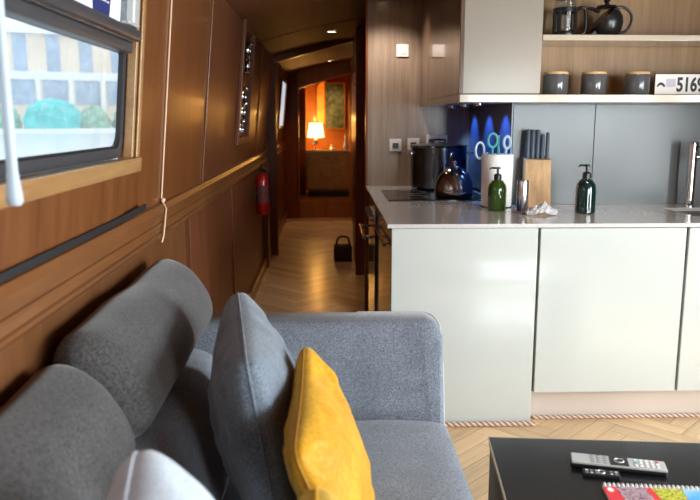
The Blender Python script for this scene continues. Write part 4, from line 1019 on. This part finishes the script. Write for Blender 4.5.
# facade across the water, turned towards us
D = 62; be = math.radians(19.6)
FM = Matrix.Translation((-D*math.sin(be), D*math.cos(be), 0)) @ Matrix.Rotation(be+math.radians(4), 4, 'Z')
t = thing('canal_building', 'long pale stone building with tall blue windows across the water', 'building', FM.translation)
bm = NB(); box(bm, -16, 12, 0, 6, .4, 8.1, M=FM); obj('wall', bm, M_stone, t)
bm = NB(); box(bm, -16.2, 12.2, -.5, 6, 7.7, 8.4, M=FM); box(bm, -16.2, 12.2, -.15, 0, 4.35, 4.95, M=FM); obj('cornice', bm, M_stonew, t)
for i in range(-6, 5):
    x = i*2.33+.1
    bm = NB(); box(bm, x-.48, x+.48, -.06, -.002, 4.98, 7.65, M=FM); obj('window', bm, M_fwin, t)
    bm = NB(); box(bm, x-.85, x+.85, -.06, -.002, 2.5, 4.3, M=FM); obj('window', bm, M_fwin, t)
    bm = NB(); box(bm, x+.92, x+1.28, -.25, -.003, 1.2, 4.34, M=FM); obj('column', bm, M_stonew, t)
def blob(bm, cx, cy, cz, rx, ry, rz, seed, M):
    m = bmesh.ops.create_icosphere(bm, subdivisions=4, radius=1)
    for v in m['verts']:
        p = v.co; n = 1+.16*noise.noise(p*3+Vector((seed, 0, 0)))+.08*noise.noise(p*8+Vector((seed, 3, 0)))
        v.co = M @ Vector((cx+p.x*rx*n, cy+p.y*ry*n, cz+max(-.6, p.z*n)*rz))
lbs = ['round green hedge bush on the far bank, left of the teal tarpaulin', 'round green hedge bush on the far bank, right of the teal tarpaulin', 'long green hedge on the far bank near the window corner', 'green hedge at the far left of the bank']
for i, (x, w_) in enumerate(((-3.7, 1.15), (2.45, 1.1), (4.95, 1.15), (-6.5, 1.35))):
    bm = NB(); blob(bm, x, -3, 1.1, w_, 1.2, 1.25, i*7, FM); tag(obj('hedge_bush', bm, M_hedge, smooth=True), lbs[i], 'bush', 'hedge on the far bank')
bm = NB(); blob(bm, -.6, -4.9, 1.2, 1.9, 1.0, 1.6, 31, FM); tag(obj('boat_cover', bm, M_tarp, smooth=True), 'teal tarpaulin mound on the far bank seen through the window', 'tarpaulin')

# ------------------------------------------------------------------ light
wd = bpy.data.worlds.new('World'); S.world = wd; wd.use_nodes = True
bg = wd.node_tree.nodes['Background']; bg.inputs[0].default_value = (.86, .94, 1, 1); bg.inputs[1].default_value = 1.15
def area(name, loc, rot, sx, sy, e, col):
    l = bpy.data.lights.new(name, 'AREA'); l.shape = 'RECTANGLE'; l.size = sx; l.size_y = sy; l.energy = e; l.color = col
    o = bpy.data.objects.new(name, l); C.objects.link(o); o.location = loc; o.rotation_euler = rot; return o
area('window_daylight_back', (2.02, -1.80, 1.17), (PI/2, 0, 0), .80, 1.56, 58, (.92, .97, 1))
for a, b in RW: area('window_daylight_right', (2.60, (a+b)/2, 1.45), (0, PI/2, 0), .66, b-a-.06, 46, (.90, .96, 1))
area('added_side_light', (2.60, 1.88, 1.0), (0, PI/2, 0), 1.75, .60, 60, (.93, .97, 1))  # added light panel outside the unseen side door, brightens the floor
def point(name, loc, e, col, r=.05):
    l = bpy.data.lights.new(name, 'POINT'); l.energy = e; l.color = col; l.shadow_soft_size = r
    o = bpy.data.objects.new(name, l); C.objects.link(o); o.location = loc
def spot(name, loc, e, col, ang=110):
    l = bpy.data.lights.new(name, 'SPOT'); l.energy = e; l.color = col; l.spot_size = math.radians(ang); l.spot_blend = .7; l.shadow_soft_size = .04
    o = bpy.data.objects.new(name, l); C.objects.link(o); o.location = loc
point('lamp_bulb', (-.18, 11.9, 1.36), 7, (1, .50, .12))
spot('passage_downlight', (.038, 6.45, ceil_z(.038)-.02), 8, (1, .62, .40))
spot('corridor_downlight', (.042, 9.6, ceil_z(.042)-.02), 12, (1, .55, .28))
spot('added_far_cabin_spot', (.1, 11.75, 2.05), 26, (1, .55, .20), 150)  # extra spot hidden behind the header, added to brighten the far cabin
spot('added_galley_spot', (.38, 4.68, 2.11), 17, (1, .91, .82), 125)  # unseen spot added because the bulkhead was underlit
downlight(.38, 4.68, ceil_z(.38), 'round neutral ceiling downlight added out of view close to the galley bulkhead', .045)
spot('added_saloon_spot', (1.3, 3.0, 2.14), 11, (1, .86, .70), 130)  # unseen spot added to lift the room's overall brightness
downlight(1.3, 3.0, ceil_z(1.3)-.013, 'round warm ceiling downlight added out of view in front of the kitchen', .045)
spot('added_saloon_spot', (-.05, 4.6, ceil_z(-.05)-.02), 1.2, (1, .74, .48), 130)  # second added spot, out of view, weak fill for the passage
downlight(-.05, 4.6, ceil_z(-.05), 'round warm ceiling downlight added out of view in the passage beside the galley', .045)

# ------------------------------------------------------------------ camera
cam = bpy.data.cameras.new('camera'); co = bpy.data.objects.new('camera', cam); C.objects.link(co)
cam.sensor_width = 36; cam.lens = 740/700*36; cam.clip_start = .02; cam.clip_end = 300
co.location = (0, 0, 1.35); co.rotation_euler = (PI/2-math.radians(9.964), 0, -math.radians(1.753))
cam.dof.use_dof = True; cam.dof.focus_distance = 3.0; cam.dof.aperture_fstop = 4.0
S.camera = co
S.view_settings.view_transform = 'Standard'; S.view_settings.look = 'None'; S.view_settings.gamma = 1; S.view_settings.exposure = 0.8
S.view_settings.use_curve_mapping = False
S.cycles.use_denoising = True
S.cycles.max_bounces = 8; S.cycles.diffuse_bounces = 4; S.cycles.glossy_bounces = 4; S.cycles.transparent_max_bounces = 12
S.cycles.sample_clamp_indirect = 6
S.cycles.caustics_reflective = False; S.cycles.caustics_refractive = False
